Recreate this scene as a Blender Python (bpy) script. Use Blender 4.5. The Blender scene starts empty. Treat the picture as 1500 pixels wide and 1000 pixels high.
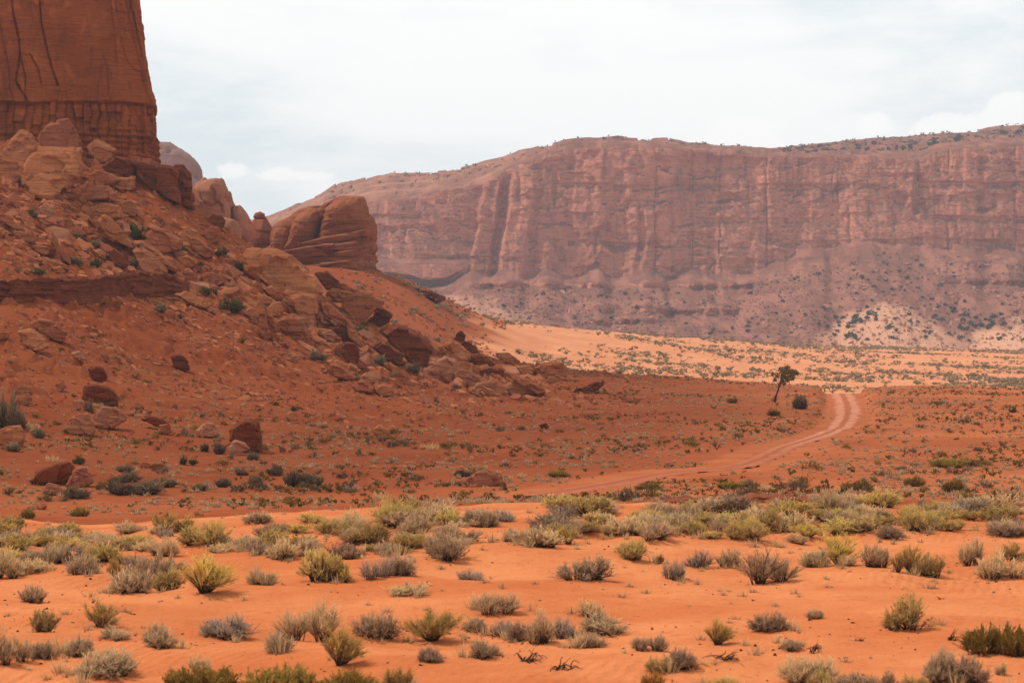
import bpy, bmesh, math, random
import numpy as np
from mathutils import Vector, Matrix

sc = bpy.context.scene
COL = sc.collection
rng = np.random.default_rng(7)
random.seed(7)

# ------------------------------------------------------------------ camera
HAZE = 0.000115
F = 3000.0                      # focal length in pixels of a 1500 px wide frame
cam = bpy.data.cameras.new('camera')
cam.sensor_width = 36.0
cam.lens = 72.0
cam.clip_start = 0.5
cam.clip_end = 60000
co = bpy.data.objects.new('camera', cam)
COL.objects.link(co)
co.location = (0, 0, 0)
co.rotation_euler = (math.pi / 2, 0, 0)
sc.camera = co
cam.dof.use_dof = True            # focused on the boulder ridge, the nearest shrubs go slightly soft
cam.dof.focus_distance = 280.0
cam.dof.aperture_fstop = 3.2

# ------------------------------------------------------------------ light, exposure
sc.view_settings.view_transform = 'Standard'
sc.view_settings.look = 'None'
sc.view_settings.exposure = 0.0
sc.view_settings.gamma = 1.0
sc.cycles.use_denoising = True
sc.cycles.denoiser = 'OPENIMAGEDENOISE'
sc.cycles.denoising_prefilter = 'NONE'
sc.cycles.use_adaptive_sampling = False
sc.cycles.max_bounces = 5
sc.cycles.diffuse_bounces = 2
sc.cycles.glossy_bounces = 1
sc.cycles.transmission_bounces = 1
sc.cycles.volume_bounces = 0
sc.cycles.transparent_max_bounces = 8

SUN_EL, SUN_AZ = math.radians(57), math.radians(-72)       # azimuth clockwise from the view axis (+Y)
sun = bpy.data.lights.new('sun', 'SUN')
sun.energy = 3.4
sun.angle = math.radians(2.5)
sun.color = (1.0, 0.95, 0.88)
so = bpy.data.objects.new('sun', sun)
COL.objects.link(so)
sd = Vector((math.sin(SUN_AZ) * math.cos(SUN_EL), math.cos(SUN_AZ) * math.cos(SUN_EL), math.sin(SUN_EL)))
so.rotation_euler = sd.to_track_quat('Z', 'Y').to_euler()


class NT:
    """small helper to write node trees"""
    def __init__(s, tree):
        s.t = tree
        s.n = tree.nodes
        s.l = tree.links

    def new(s, typ, ins=None, **kw):
        n = s.n.new(typ)
        for k, v in kw.items():
            setattr(n, k, v)
        for k, v in (ins or {}).items():
            s.set(n, k, v)
        return n

    def set(s, n, k, v):
        sock = n.inputs[k]
        if isinstance(v, bpy.types.NodeSocket):
            s.l.new(v, sock)
        elif isinstance(v, bpy.types.Node):
            s.l.new(v.outputs[0], sock)
        else:
            if hasattr(sock.default_value, '__len__') and not hasattr(v, '__len__'):
                v = [v] * len(sock.default_value)
            if hasattr(v, '__len__') and len(v) == 3 and len(sock.default_value) == 4:
                v = (*v, 1.0)
            sock.default_value = v

    def math(s, op, a, b=0.0, c=0.0):
        n = s.n.new('ShaderNodeMath')
        n.operation = op
        for i, v in enumerate((a, b, c)):
            s.set(n, i, v)
        return n.outputs[0]

    def noise(s, vec, scale, detail=4, rough=0.55, dist=0.0):
        return s.new('ShaderNodeTexNoise', {'Vector': vec, 'Scale': scale, 'Detail': detail, 'Roughness': rough,
                                            'Distortion': dist}).outputs[0]

    def ramp(s, f, lo, hi, a=0.0, b=1.0, smooth=True):
        n = s.new('ShaderNodeMapRange', {0: f, 1: lo, 2: hi, 3: a, 4: b})
        if smooth:
            n.interpolation_type = 'SMOOTHSTEP'
        return n.outputs[0]

    def mix(s, f, a, b, blend='MIX'):
        n = s.n.new('ShaderNodeMix')
        n.data_type = 'RGBA'
        n.blend_type = blend
        s.set(n, 0, f)
        s.set(n, 6, a)
        s.set(n, 7, b)
        return n.outputs[2]

    def mapping(s, vec, scale, rot=(0, 0, 0), loc=(0, 0, 0)):
        return s.new('ShaderNodeMapping', {'Vector': vec, 'Scale': scale, 'Rotation': rot, 'Location': loc}).outputs[0]

    def attr(s, name, out='Fac'):
        return s.new('ShaderNodeAttribute', attribute_name=name).outputs[out]

    def pos(s):
        return s.new('ShaderNodeNewGeometry').outputs['Position']

    def vmath(s, op, a, b=(0, 0, 0)):
        n = s.n.new('ShaderNodeVectorMath')
        n.operation = op
        s.set(n, 0, a)
        s.set(n, 1, b)
        return n


# sky: Nishita with a thin bright cloud deck and a few cumulus heads
world = bpy.data.worlds.new('World')
sc.world = world
world.use_nodes = True
W = NT(world.node_tree)
W.n.clear()
sky = W.new('ShaderNodeTexSky', sky_type='NISHITA')
sky.sun_disc = False
sky.sun_elevation = SUN_EL
sky.sun_rotation = SUN_AZ
sky.air_density = 1.0
sky.dust_density = 2.0
gen = W.new('ShaderNodeTexCoord').outputs['Generated']
wisp = W.mapping(gen, (1.3, 1.3, 5.0))
n1 = W.noise(wisp, 2.6, 7, 0.55, 0.4)
n2 = W.noise(W.mapping(gen, (1, 1, 3.4), loc=(3.1, 1.7, 0.3)), 7.0, 7, 0.6, 0.2)
cover = W.ramp(W.math('MULTIPLY_ADD', n2, 0.45, W.math('MULTIPLY', n1, 0.75)), 0.44, 0.68)
puff_n = W.noise(gen, 55, 6, 0.6)
cum = None
for (u, v, ru, rv) in ((1078, 204, 62, 34), (1042, 212, 34, 24), (1120, 216, 34, 18), (1490, 168, 56, 40), (1284, 184, 32, 18),
                       (1386, 186, 46, 20), (430, 258, 60, 14), (345, 250, 28, 18), (1440, 195, 60, 22)):
    d0 = Vector(((u - 750) / F, 1, (500 - v) / F)).normalized()
    dv = W.vmath('SUBTRACT', gen, d0).outputs[0]
    q = W.vmath('MULTIPLY', dv, (F / ru, F / ru, F / rv)).outputs[0]
    r = W.vmath('LENGTH', q).outputs['Value']
    e = W.math('ADD', r, W.math('MULTIPLY_ADD', puff_n, 2.0, -1.0))
    m = W.ramp(e, 1.02, 0.72)
    cum = m if cum is None else W.math('MAXIMUM', cum, m)
veil = W.mix(0.86, sky.outputs[0], (7.85, 8.85, 9.2))
skyc = W.mix(W.math('MULTIPLY', cover, 0.92), veil, (10.35, 10.3, 10.15))
skyc = W.mix(W.math('MULTIPLY', cum, 0.8), skyc, (10.6, 10.5, 10.3))
# upper sky, above the view, is greyed to weaken the ambient light
elev = W.new('ShaderNodeSeparateXYZ', {0: gen}).outputs[2]
skyc = W.mix(W.ramp(elev, 0.22, 0.60, 0.0, 0.62), skyc, (2.6, 2.75, 2.95))
bg = W.new('ShaderNodeBackground', {'Color': skyc, 'Strength': 0.109})
W.l.new(bg.outputs[0], W.new('ShaderNodeOutputWorld').inputs[0])


# ------------------------------------------------------------------ helpers
def _hash(ix, iy, iz, seed):
    n = (ix.astype(np.int64) * 73856093) ^ (iy.astype(np.int64) * 19349663) ^ (iz.astype(np.int64) * 83492791) ^ (seed * 2654435761)
    n = (n ^ (n >> 13)) * 1274126177
    n = n & 0x7fffffff
    n = (n ^ (n >> 15)) * 2246822519
    n = n & 0x7fffffff
    n = n ^ (n >> 16)
    return (n & 0xffffff) / float(0xffffff) * 2 - 1


def vnoise(x, y, z=None, seed=0):
    x = np.asarray(x, float)
    y = np.asarray(y, float) + 0 * x
    z = (np.zeros_like(x) if z is None else np.asarray(z, float) + 0 * x)
    ix, iy, iz = np.floor(x), np.floor(y), np.floor(z)
    fx, fy, fz = x - ix, y - iy, z - iz
    fx, fy, fz = (f * f * f * (f * (f * 6 - 15) + 10) for f in (fx, fy, fz))
    out = 0
    for a in (0, 1):
        wx = fx if a else 1 - fx
        for b in (0, 1):
            wy = fy if b else 1 - fy
            for c in (0, 1):
                wz = fz if c else 1 - fz
                out = out + wx * wy * wz * _hash(ix + a, iy + b, iz + c, seed)
    return out


def fbm(x, y, z=None, oct=4, seed=0, gain=0.5):
    s, a, f, tot = 0, 1.0, 1.0, 0
    for o in range(oct):
        s = s + a * vnoise(np.asarray(x) * f, np.asarray(y) * f, None if z is None else np.asarray(z) * f, seed + o * 17)
        tot += a
        a *= gain
        f *= 2.03
    return s / tot


def sstep(a, b, x):
    t = np.clip((np.asarray(x, float) - a) / (b - a), 0, 1)
    return t * t * (3 - 2 * t)


def mesh_obj(name, V, Fs, mat, parent=None, smooth=True, attrs=None, link=True):
    """V (n,3) array; Fs (m,k) int array or a list of lists of faces"""
    me = bpy.data.meshes.new(name)
    V = np.asarray(V, np.float32)
    if isinstance(Fs, np.ndarray):
        m, k = Fs.shape
        me.vertices.add(len(V))
        me.vertices.foreach_set('co', V.ravel())
        me.loops.add(m * k)
        me.loops.foreach_set('vertex_index', Fs.astype(np.int32).ravel())
        me.polygons.add(m)
        me.polygons.foreach_set('loop_start', np.arange(0, m * k, k, dtype=np.int32))
        me.update(calc_edges=True)
        me.validate()
    else:
        me.from_pydata(V.tolist(), [], Fs)
        me.update()
    me.polygons.foreach_set('use_smooth', np.full(len(me.polygons), smooth))
    for k, a in (attrs or {}).items():
        at = me.attributes.new(k, 'FLOAT', 'POINT')
        at.data.foreach_set('value', np.asarray(a, np.float32).ravel())
    if mat:
        me.materials.append(mat)
    if not link:
        return me
    return obj_of(name, me, parent)


def obj_of(name, me, parent=None):
    o = bpy.data.objects.new(name, me)
    COL.objects.link(o)
    if parent:
        o.parent = parent
    return o


def tag(o, label=None, cat=None, group=None, kind=None):
    if label:
        o['label'] = label
    if cat:
        o['category'] = cat
    if group:
        o['group'] = group
    if kind:
        o['kind'] = kind
    return o


def grid_faces(n, m):
    i = np.arange(n - 1)[:, None] * m + np.arange(m - 1)[None, :]
    return np.stack([i, i + 1, i + m + 1, i + m], -1).reshape(-1, 4)


def material(name):
    m = bpy.data.materials.new(name)
    m.use_nodes = True
    t = NT(m.node_tree)
    t.n.clear()
    out = t.new('ShaderNodeOutputMaterial')
    return m, t, out


def finish(t, out, color, rough=0.95, height=None, strength=0.5, dist=0.1, spec=0.1):
    b = t.new('ShaderNodeBsdfPrincipled', {'Base Color': color, 'Roughness': rough, 'Specular IOR Level': spec})
    if height is not None:
        bp = t.new('ShaderNodeBump', {'Height': height, 'Strength': strength, 'Distance': dist})
        t.set(b, 'Normal', bp.outputs[0])
    t.l.new(b.outputs[0], out.inputs[0])
    return b


# ------------------------------------------------------------------ materials
def make_ground_mat():
    m, t, out = material('ground')
    p = t.pos()
    sand = t.attr('sand')
    big = t.noise(p, 0.05, 5, 0.6)
    med = t.noise(p, 0.45, 6, 0.65)
    fine = t.noise(p, 3.5, 6, 0.7)
    soil = t.mix(t.ramp(big, 0.35, 0.65), (0.250, 0.052, 0.0165), (0.320, 0.076, 0.0255))
    soil = t.mix(t.ramp(med, 0.45, 0.75, 0, 0.6), soil, (0.37, 0.105, 0.042))
    soil = t.mix(t.ramp(fine, 0.52, 0.72, 0, 0.55), soil, (0.165, 0.036, 0.013))
    peb = t.new('ShaderNodeTexVoronoi', {'Vector': p, 'Scale': 2.6, 'Randomness': 1.0})
    pm = t.math('MULTIPLY', t.ramp(peb.outputs['Distance'], 0.30, 0.16), t.ramp(med, 0.42, 0.62))
    pm = t.math('MULTIPLY', pm, t.attr('rocky'))
    soil = t.mix(t.math('MULTIPLY', pm, 0.75), soil, t.mix(peb.outputs['Color'], (0.24, 0.078, 0.038), (0.38, 0.16, 0.085)))
    far = t.ramp(t.new('ShaderNodeSeparateXYZ', {0: p}).outputs[1], 380, 520)
    sa = t.mix(t.ramp(t.noise(t.mapping(p, (1, 1.6, 1)), 0.13, 5, 0.6), 0.36, 0.64), (0.53, 0.145, 0.047), (0.66, 0.225, 0.084))
    sa = t.mix(t.ramp(med, 0.4, 0.75, 0, 0.5), sa, (0.49, 0.125, 0.042))
    sa = t.mix(t.ramp(fine, 0.50, 0.75, 0, 0.5), sa, (0.36, 0.085, 0.030))
    sa = t.mix(t.ramp(t.noise(p, 14, 4, 0.7), 0.62, 0.72, 0, 0.5), sa, (0.24, 0.062, 0.026))
    sf = t.mix(t.ramp(big, 0.35, 0.7), (0.62, 0.235, 0.108), (0.70, 0.290, 0.142))
    sf = t.mix(t.ramp(med, 0.45, 0.75, 0, 0.4), sf, (0.52, 0.170, 0.075))
    c = t.mix(sand, soil, t.mix(far, sa, sf))
    # wind ripples on the open sand
    rp = t.new('ShaderNodeTexWave', {'Vector': t.mapping(p, (1, 0.55, 1), (0, 0, 0.5)), 'Scale': 1.5, 'Distortion': 5.0, 'Detail': 3,
                                     'Detail Scale': 1.2}).outputs['Fac']
    rip = t.math('MULTIPLY', t.math('MULTIPLY', rp, sand), t.ramp(t.noise(p, 0.12, 2), 0.47, 0.66, 0, 0.24))
    h = t.math('ADD', t.math('MULTIPLY', fine, 0.9), t.math('MULTIPLY', t.noise(p, 11, 4, 0.6), 0.35))
    h = t.math('ADD', h, rip)
    finish(t, out, c, 0.98, h, 0.55, 0.12, 0.03)
    return m


def make_rock_mat(name, base, pale, dark, scale=1.0, strata=1.0, varnish=0.35, local=True, by_attr=False):
    m, t, out = material(name)
    p = t.new('ShaderNodeTexCoord').outputs['Object'] if local else t.pos()
    inf = t.attr('r') if by_attr else t.new('ShaderNodeObjectInfo').outputs['Random']
    off = t.vmath('ADD', p, t.new('ShaderNodeCombineXYZ', {0: t.math('MULTIPLY', inf, 90.0), 1: t.math('MULTIPLY', inf, 37.0)}).outputs[0]).outputs[0]
    big = t.noise(off, 0.35 * scale, 5, 0.6)
    fine = t.noise(off, 3.0 * scale, 7, 0.68)
    st = t.noise(t.mapping(off, (0.35, 0.35, 4.2), (0.16, 0.12, 0)), 1.1 * scale, 5, 0.65, 0.5)
    c = t.mix(t.ramp(big, 0.35, 0.68), base, pale)
    c = t.mix(t.math('MULTIPLY', t.ramp(st, 0.50, 0.62), 0.5 * strata), c, dark)
    c = t.mix(t.ramp(fine, 0.5, 0.78, 0, 0.6), c, tuple(0.72 * x for x in dark))
    c = t.mix(t.ramp(t.noise(off, 0.7 * scale, 4, 0.6), 0.56, 0.70, 0, varnish), c, (0.085, 0.045, 0.036))
    tint = t.new('ShaderNodeHueSaturation', {'Color': c, 'Hue': t.ramp(inf, 0, 1, 0.495, 0.504, False), 'Value': t.ramp(inf, 0, 1, 0.70 if by_attr else 0.84, 1.45 if by_attr else 1.14, False)})
    h = t.math('ADD', t.math('MULTIPLY', fine, 0.7), t.math('MULTIPLY', st, 0.8 * strata))
    h = t.math('ADD', h, t.math('MULTIPLY', t.noise(off, 12 * scale, 4, 0.6), 0.2))
    finish(t, out, tint.outputs[0], 0.95, h, 0.6, 0.22 / scale, 0.08)
    return m


def make_cliff_mat(name, cols, k, talus=None, stain=1.0):
    """big cliffs: world-space strata, vertical varnish streaks, cross bedding. k = features per metre"""
    m, t, out = material(name)
    p = t.pos()
    base, pale, dark, streakc = cols
    big = t.noise(p, 0.12 * k, 6, 0.6)
    st = t.noise(t.mapping(p, (0.10, 0.10, 1.5), (0.03, 0.02, 0)), 0.55 * k, 6, 0.7, 0.6)
    xb = t.noise(t.mapping(p, (0.25, 0.25, 3.0), (0.12, 0.22, 0)), 1.3 * k, 5, 0.65, 0.8)
    vs = t.noise(t.mapping(p, (1.0, 1.0, 0.09)), 0.55 * k, 6, 0.62, 0.25)
    fine = t.noise(p, 2.5 * k, 7, 0.7)
    c = t.mix(t.ramp(big, 0.36, 0.66), base, pale)
    c = t.mix(t.ramp(st, 0.50, 0.70, 0, 0.5), c, dark)
    c = t.mix(t.ramp(xb, 0.5, 0.62, 0, 0.6), c, tuple(0.62 * x for x in base))
    c = t.mix(t.ramp(t.noise(t.mapping(p, (1, 1, 0.5)), 0.33 * k, 5, 0.65, 0.5), 0.54, 0.66, 0, 0.65), c, tuple(1.25 * x for x in pale))
    c = t.mix(t.math('MULTIPLY', t.ramp(vs, 0.50, 0.68, 0, stain), t.ramp(big, 0.62, 0.40)), c, streakc)
    c = t.mix(t.ramp(fine, 0.5, 0.8, 0, 0.5), c, tuple(0.7 * x for x in dark))
    if talus:
        nz = t.new('ShaderNodeSeparateXYZ', {0: t.new('ShaderNodeNewGeometry').outputs['Normal']}).outputs[2]
        tm = t.ramp(t.math('ADD', nz, t.math('MULTIPLY_ADD', fine, 0.3, -0.15)), 0.42, 0.66)
        tal = t.mix(t.ramp(t.noise(p, 0.5 * k, 6, 0.7), 0.35, 0.65), talus[0], talus[1])
        tal = t.mix(t.ramp(t.noise(p, 2.2 * k, 5, 0.7), 0.52, 0.68, 0, 0.55), tal, talus[2])
        tal = t.mix(t.ramp(t.noise(t.mapping(p, (1, 0.22, 0.30)), 0.42 * k, 5, 0.6), 0.46, 0.62, 0, 0.75), tal, tuple(1.45 * x for x in talus[0]))
        tal = t.mix(t.ramp(t.noise(t.mapping(p, (0.3, 0.3, 2.0)), 0.5 * k, 5, 0.65), 0.55, 0.66, 0, 0.6), tal, tuple(0.6 * x for x in talus[1]))
        c = t.mix(tm, c, tal)
        c = t.mix(t.attr('pale'), c, t.mix(t.ramp(fine, 0.35, 0.65), talus[3], tuple(0.86 * x for x in talus[3])))  # pale mask: sunlight painted on the talus foot, plus pale rim slickrock
    h = t.math('ADD', t.math('MULTIPLY', st, 1.0), t.math('MULTIPLY', fine, 0.8))
    h = t.math('ADD', h, t.math('MULTIPLY', vs, 0.8))
    h = t.math('ADD', h, t.math('MULTIPLY', xb, 0.5))
    finish(t, out, c, 0.95, h, 0.55, 0.75 / k, 0.06)
    return m


def make_plant_mat(name, base, mid, tip, hue=0.012, val=0.25):
    m, t, out = material(name)
    inf = t.new('ShaderNodeObjectInfo').outputs['Random']
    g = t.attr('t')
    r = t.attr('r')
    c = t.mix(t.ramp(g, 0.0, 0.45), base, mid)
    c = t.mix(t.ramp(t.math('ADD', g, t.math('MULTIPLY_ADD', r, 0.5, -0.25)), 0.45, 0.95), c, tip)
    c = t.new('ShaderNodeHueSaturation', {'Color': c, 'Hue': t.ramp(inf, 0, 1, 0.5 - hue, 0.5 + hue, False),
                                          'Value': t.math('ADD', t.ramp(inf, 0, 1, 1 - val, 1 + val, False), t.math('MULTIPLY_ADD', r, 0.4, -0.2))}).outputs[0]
    d = t.new('ShaderNodeBsdfDiffuse', {'Color': c, 'Roughness': 1.0})
    tr = t.new('ShaderNodeBsdfTranslucent', {'Color': c})
    mx = t.new('ShaderNodeMixShader', {0: 0.3, 1: d.outputs[0], 2: tr.outputs[0]})
    t.l.new(mx.outputs[0], out.inputs[0])
    return m


M = {}
M['ground'] = make_ground_mat()
M['rock'] = make_rock_mat('red_sandstone', (0.360, 0.105, 0.042), (0.450, 0.158, 0.070), (0.175, 0.047, 0.021), 0.45, 1.2, 0.45)
M['darkrock'] = make_rock_mat('varnished_sandstone', (0.200, 0.048, 0.020), (0.255, 0.070, 0.030), (0.090, 0.025, 0.014), 0.45, 1.3, 0.75)
M['palerock'] = make_rock_mat('pale_sandstone', (0.375, 0.132, 0.064), (0.450, 0.178, 0.094), (0.255, 0.082, 0.040), 0.5, 1.1, 0.25)
M['outcrop'] = make_rock_mat('bedded_sandstone', (0.265, 0.076, 0.033), (0.340, 0.108, 0.049), (0.115, 0.033, 0.018), 0.22, 1.3, 0.35)
M['dome'] = make_rock_mat('dome_sandstone', (0.30, 0.108, 0.060), (0.38, 0.148, 0.086), (0.22, 0.074, 0.042), 0.2, 0.7, 0.1)
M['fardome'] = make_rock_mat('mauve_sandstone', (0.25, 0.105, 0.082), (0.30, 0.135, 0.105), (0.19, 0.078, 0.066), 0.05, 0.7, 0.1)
M['ledge'] = make_rock_mat('bedded_red_mudstone', (0.175, 0.040, 0.016), (0.245, 0.065, 0.028), (0.085, 0.021, 0.010), 1.4, 1.6, 0.5, False)
M['butte'] = make_cliff_mat('butte_cliff', ((0.275, 0.060, 0.017), (0.370, 0.090, 0.024), (0.180, 0.038, 0.012), (0.080, 0.030, 0.020)), 1.0, None, 0.45)
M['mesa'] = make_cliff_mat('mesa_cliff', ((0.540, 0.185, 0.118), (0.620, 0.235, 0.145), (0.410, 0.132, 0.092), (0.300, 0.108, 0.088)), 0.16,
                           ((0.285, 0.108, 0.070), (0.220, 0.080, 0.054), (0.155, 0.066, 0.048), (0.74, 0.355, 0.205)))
M['bark'] = make_plant_mat('woody_stem', (0.060, 0.040, 0.030), (0.110, 0.078, 0.058), (0.17, 0.125, 0.095), 0.01, 0.2)
M['grey'] = make_plant_mat('grey_twigs', (0.160, 0.092, 0.052), (0.46, 0.300, 0.175), (0.72, 0.500, 0.300))
M['silver'] = make_plant_mat('silver_twigs', (0.18, 0.122, 0.086), (0.43, 0.315, 0.225), (0.62, 0.465, 0.335))
M['tan'] = make_plant_mat('tan_twigs', (0.20, 0.120, 0.066), (0.58, 0.385, 0.205), (0.80, 0.55, 0.300))
M['yellow'] = make_plant_mat('yellow_broom', (0.15, 0.095, 0.045), (0.52, 0.340, 0.110), (0.74, 0.510, 0.140))
M['green'] = make_plant_mat('yellow_green_leaves', (0.16, 0.098, 0.048), (0.50, 0.330, 0.130), (0.70, 0.490, 0.165))
M['olive'] = make_plant_mat('olive_leaves', (0.100, 0.055, 0.020), (0.225, 0.130, 0.034), (0.36, 0.220, 0.052))
M['leaf'] = make_plant_mat('dark_green_leaves', (0.062, 0.046, 0.020), (0.118, 0.100, 0.034), (0.195, 0.165, 0.050))
M['sage'] = make_plant_mat('grey_green_sage', (0.090, 0.060, 0.038), (0.205, 0.145, 0.088), (0.33, 0.245, 0.145))
M['orange'] = make_plant_mat('rusty_flowers', (0.16, 0.080, 0.03), (0.42, 0.20, 0.05), (0.60, 0.30, 0.07))
M['juniper'] = make_plant_mat('juniper_foliage', (0.12, 0.080, 0.036), (0.25, 0.165, 0.066), (0.40, 0.265, 0.100))
M['farleaf'] = make_plant_mat('far_juniper', (0.050, 0.050, 0.036), (0.085, 0.084, 0.056), (0.13, 0.125, 0.080))
M['farsage'] = make_plant_mat('far_sage', (0.15, 0.100, 0.062), (0.31, 0.225, 0.138), (0.45, 0.340, 0.210), 0.03, 0.35)
M['dusk'] = make_plant_mat('dark_grey_twigs', (0.070, 0.043, 0.027), (0.185, 0.115, 0.072), (0.31, 0.200, 0.122))
M['rubble'] = make_rock_mat('rubble_sandstone', (0.325, 0.092, 0.036), (0.410, 0.138, 0.060), (0.190, 0.050, 0.021), 0.8, 0.8, 0.2, False, True)
M['scree'] = make_rock_mat('mesa_scree', (0.33, 0.125, 0.080), (0.42, 0.170, 0.110), (0.22, 0.080, 0.055), 0.2, 0.5, 0.15, False, True)

# ------------------------------------------------------------------ terrain
UC = [-300, 0, 150, 230, 300, 380, 450, 520, 600, 690, 800, 930, 1100, 1235, 1350, 1500, 1800]
DN = [12, 22, 30, 43, 52, 60, 72, 92, 130, 175, 215, 250, 285, 320, 345, 365]
FG = [1750, 1182, 1000, 849, 787, 752, 752, 742]
NEAR = [[738, 635, 555, 470, 390, 300, 235, 195], [738, 640, 560, 480, 400, 310, 245, 200], [738, 655, 590, 525, 455, 370, 300, 226],
        [737, 660, 603, 545, 480, 405, 330, 240], [737, 665, 612, 560, 500, 430, 365, 312], [736, 668, 620, 575, 520, 460, 405, 370],
        [736, 670, 626, 588, 545, 495, 450, 418], [735, 671, 630, 598, 562, 520, 487, 462], [734, 671, 632, 604, 577, 545, 515, 493],
        [732, 670, 632, 607, 583, 557, 535, 518], [730, 669, 632, 607, 586, 565, 548, 538], [728, 668, 631, 607, 587, 568, 555, 548],
        [724, 666, 630, 608, 590, 575, 564, 557], [720, 664, 630, 609, 593, 580, 573, 569], [718, 663, 629, 608, 592, 579, 570, 564],
        [718, 662, 628, 608, 592, 580, 572, 567], [718, 662, 628, 608, 592, 580, 572, 567]]
DF = [420, 480, 540, 600, 680, 780, 900, 1100, 1500, 4000]
UF = [-300, 300, 380, 450, 550, 600, 650, 690, 760, 850, 1000, 1120, 1250, 1500, 1800]
FAR = [[270, 330, 380, 420, 455, 480, 497, 505, 510, 503], [400, 420, 410, 390, 400, 440, 480, 500, 508, 503],
       [430, 430, 405, 388, 395, 430, 475, 500, 508, 503], [480, 470, 420, 388, 388, 425, 470, 500, 508, 503],
       [540, 505, 445, 386, 392, 430, 470, 500, 508, 503], [560, 525, 475, 417, 415, 440, 470, 500, 508, 503],
       [568, 540, 505, 452, 446, 455, 475, 500, 508, 503], [572, 548, 520, 480, 458, 462, 478, 500, 508, 503],
       [578, 560, 540, 515, 488, 471, 478, 500, 508, 503], [584, 566, 549, 532, 508, 483, 484, 502, 508, 503],
       [592, 574, 560, 548, 533, 513, 493, 504, 508, 503], [598, 580, 566, 556, 543, 527, 504, 506, 508, 503],
       [602, 584, 570, 562, 550, 535, 516, 508, 509, 503], [604, 588, 575, 567, 556, 542, 524, 515, 513, 504],
       [604, 588, 575, 567, 556, 542, 524, 515, 513, 504]]
knots_d = np.array(DN + DF, float)
Vt = np.zeros((len(UC), len(knots_d)))
for i, u in enumerate(UC):
    cr = np.interp(u, [-300, 0, 150, 350, 500, 700, 1000, 1250, 1500, 1800], [762, 768, 776, 764, 755, 750, 746, 743, 749, 749])
    row = FG[:4] + [max(FG[4], cr + 26), cr, cr + 3, cr - 8] + NEAR[i]
    far = [np.interp(u, UF, [r[j] for r in FAR]) for j in range(len(DF))]
    Vt[i] = row + far
Zt = (500 - Vt) / F * knots_d[None, :]

u_in = np.arange(-150, 1651, 3.0)
u_left = -150 - np.cumsum(np.linspace(6, 220, 40))[::-1]
u_right = 1650 + np.cumsum(np.linspace(6, 220, 40))
TU = np.concatenate([u_left, u_in, u_right])
TD = np.concatenate([np.arange(10, 26, 0.5), np.arange(26, 70, 0.2), np.arange(70, 385, 0.6), np.arange(385, 1000, 2.5), np.geomspace(1000, 3200, 40)])


def smooth1(a, k, axis):
    ker = np.hanning(2 * k + 3)[1:-1]
    ker /= ker.sum()
    pad = [(0, 0)] * a.ndim
    pad[axis] = (k, k)
    b = np.pad(a, pad, mode='edge')
    return np.apply_along_axis(lambda r: np.convolve(r, ker, 'valid'), axis, b)


def pchip_u(uq, Z):
    # smooth interpolation across the columns of the table
    out = np.zeros((len(uq), Z.shape[1]))
    for j in range(Z.shape[1]):
        out[:, j] = np.interp(uq, UC, Z[:, j])
    return out


Zu = pchip_u(np.clip(TU, -300, 1800), Zt)
TZ = np.stack([np.interp(TD, knots_d, Zu[i]) for i in range(len(TU))])
TZ = smooth1(TZ, 9, 0)
TZ = smooth1(TZ, 5, 1)
GU, GD = np.meshgrid(TU, TD, indexing='ij')
GX = (GU - 750) / F * GD
GY = GD.copy()
VV = 500 - TZ / GD * F
slope_w = sstep(650, 560, VV) * sstep(150, 190, GD) * sstep(1050, 650, GU) * sstep(420, 380, GD)     # bouldery talus under the butte
flat_w = sstep(95, 130, GD) * sstep(420, 380, GD) * (1 - slope_w)
fg_w = sstep(100, 70, GD)
far_w = sstep(400, 450, GD) * sstep(1500, 900, GD)
hill_w = far_w * sstep(700, 610, GU) * sstep(430, 520, GD)
n_s = fbm(GX / 9, GY / 9, oct=5, seed=3)
blk = fbm(GX / 2.6 + 0.5 * n_s, GY / 3.4, oct=3, seed=14)
TZ += slope_w * sstep(0.0, 0.5, fbm(GX / 18, GY / 18, oct=2, seed=15) + 0.25) * 0.55 * (sstep(0.02, 0.10, blk) - 0.4 + 0.6 * sstep(0.25, 0.32, blk))
TZ += slope_w * (0.55 * n_s + 0.5 * fbm(GX / 22, GY / 22, oct=3, seed=8) - 0.15 * np.abs(fbm(GX / 2.2, GY / 2.2, oct=3, seed=9)))
TZ += flat_w * (0.22 * fbm(GX / 14, GY / 14, oct=5, seed=11) + 0.06 * fbm(GX / 2.0, GY / 2.0, oct=3, seed=12))
dune = fbm(GX / 8, GY / 6, oct=3, seed=21)
TZ += fg_w * (0.42 * dune + 0.14 * np.abs(fbm(GX / 3.2, GY / 2.4, oct=3, seed=22)) + 0.02 * fbm(GX / 0.7, GY / 0.7, oct=2, seed=23)) * sstep(14, 26, GD)
TZ += far_w * (0.9 * fbm(GX / 45, GY / 45, oct=3, seed=31) + 0.45 * fbm(GX / 9, GY / 9, oct=3, seed=32))
# the notch that the road passes and the low banks beside it
sand = fg_w * 0 + sstep(90, 72, GD + 15 * fbm(GX / 10, GY / 10, oct=3, seed=41))
sand = np.maximum(sand, sstep(430, 520, GD) * (1 - 0.95 * sstep(735, 655, GU + 60 * fbm(GX / 30, GY / 30, oct=3, seed=42)) * sstep(1000, 800, GD)))
midsand = flat_w * sstep(900, 1250, GU) * (0.35 + 0.3 * fbm(GX / 12, GY / 12, oct=3, seed=43))
midsand += flat_w * sstep(160, 120, GD) * 0.25
sand = np.clip(np.maximum(sand, midsand), 0, 1)
rocky = np.clip(slope_w + 0.75 * flat_w + hill_w * 0.8, 0, 1)


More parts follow.
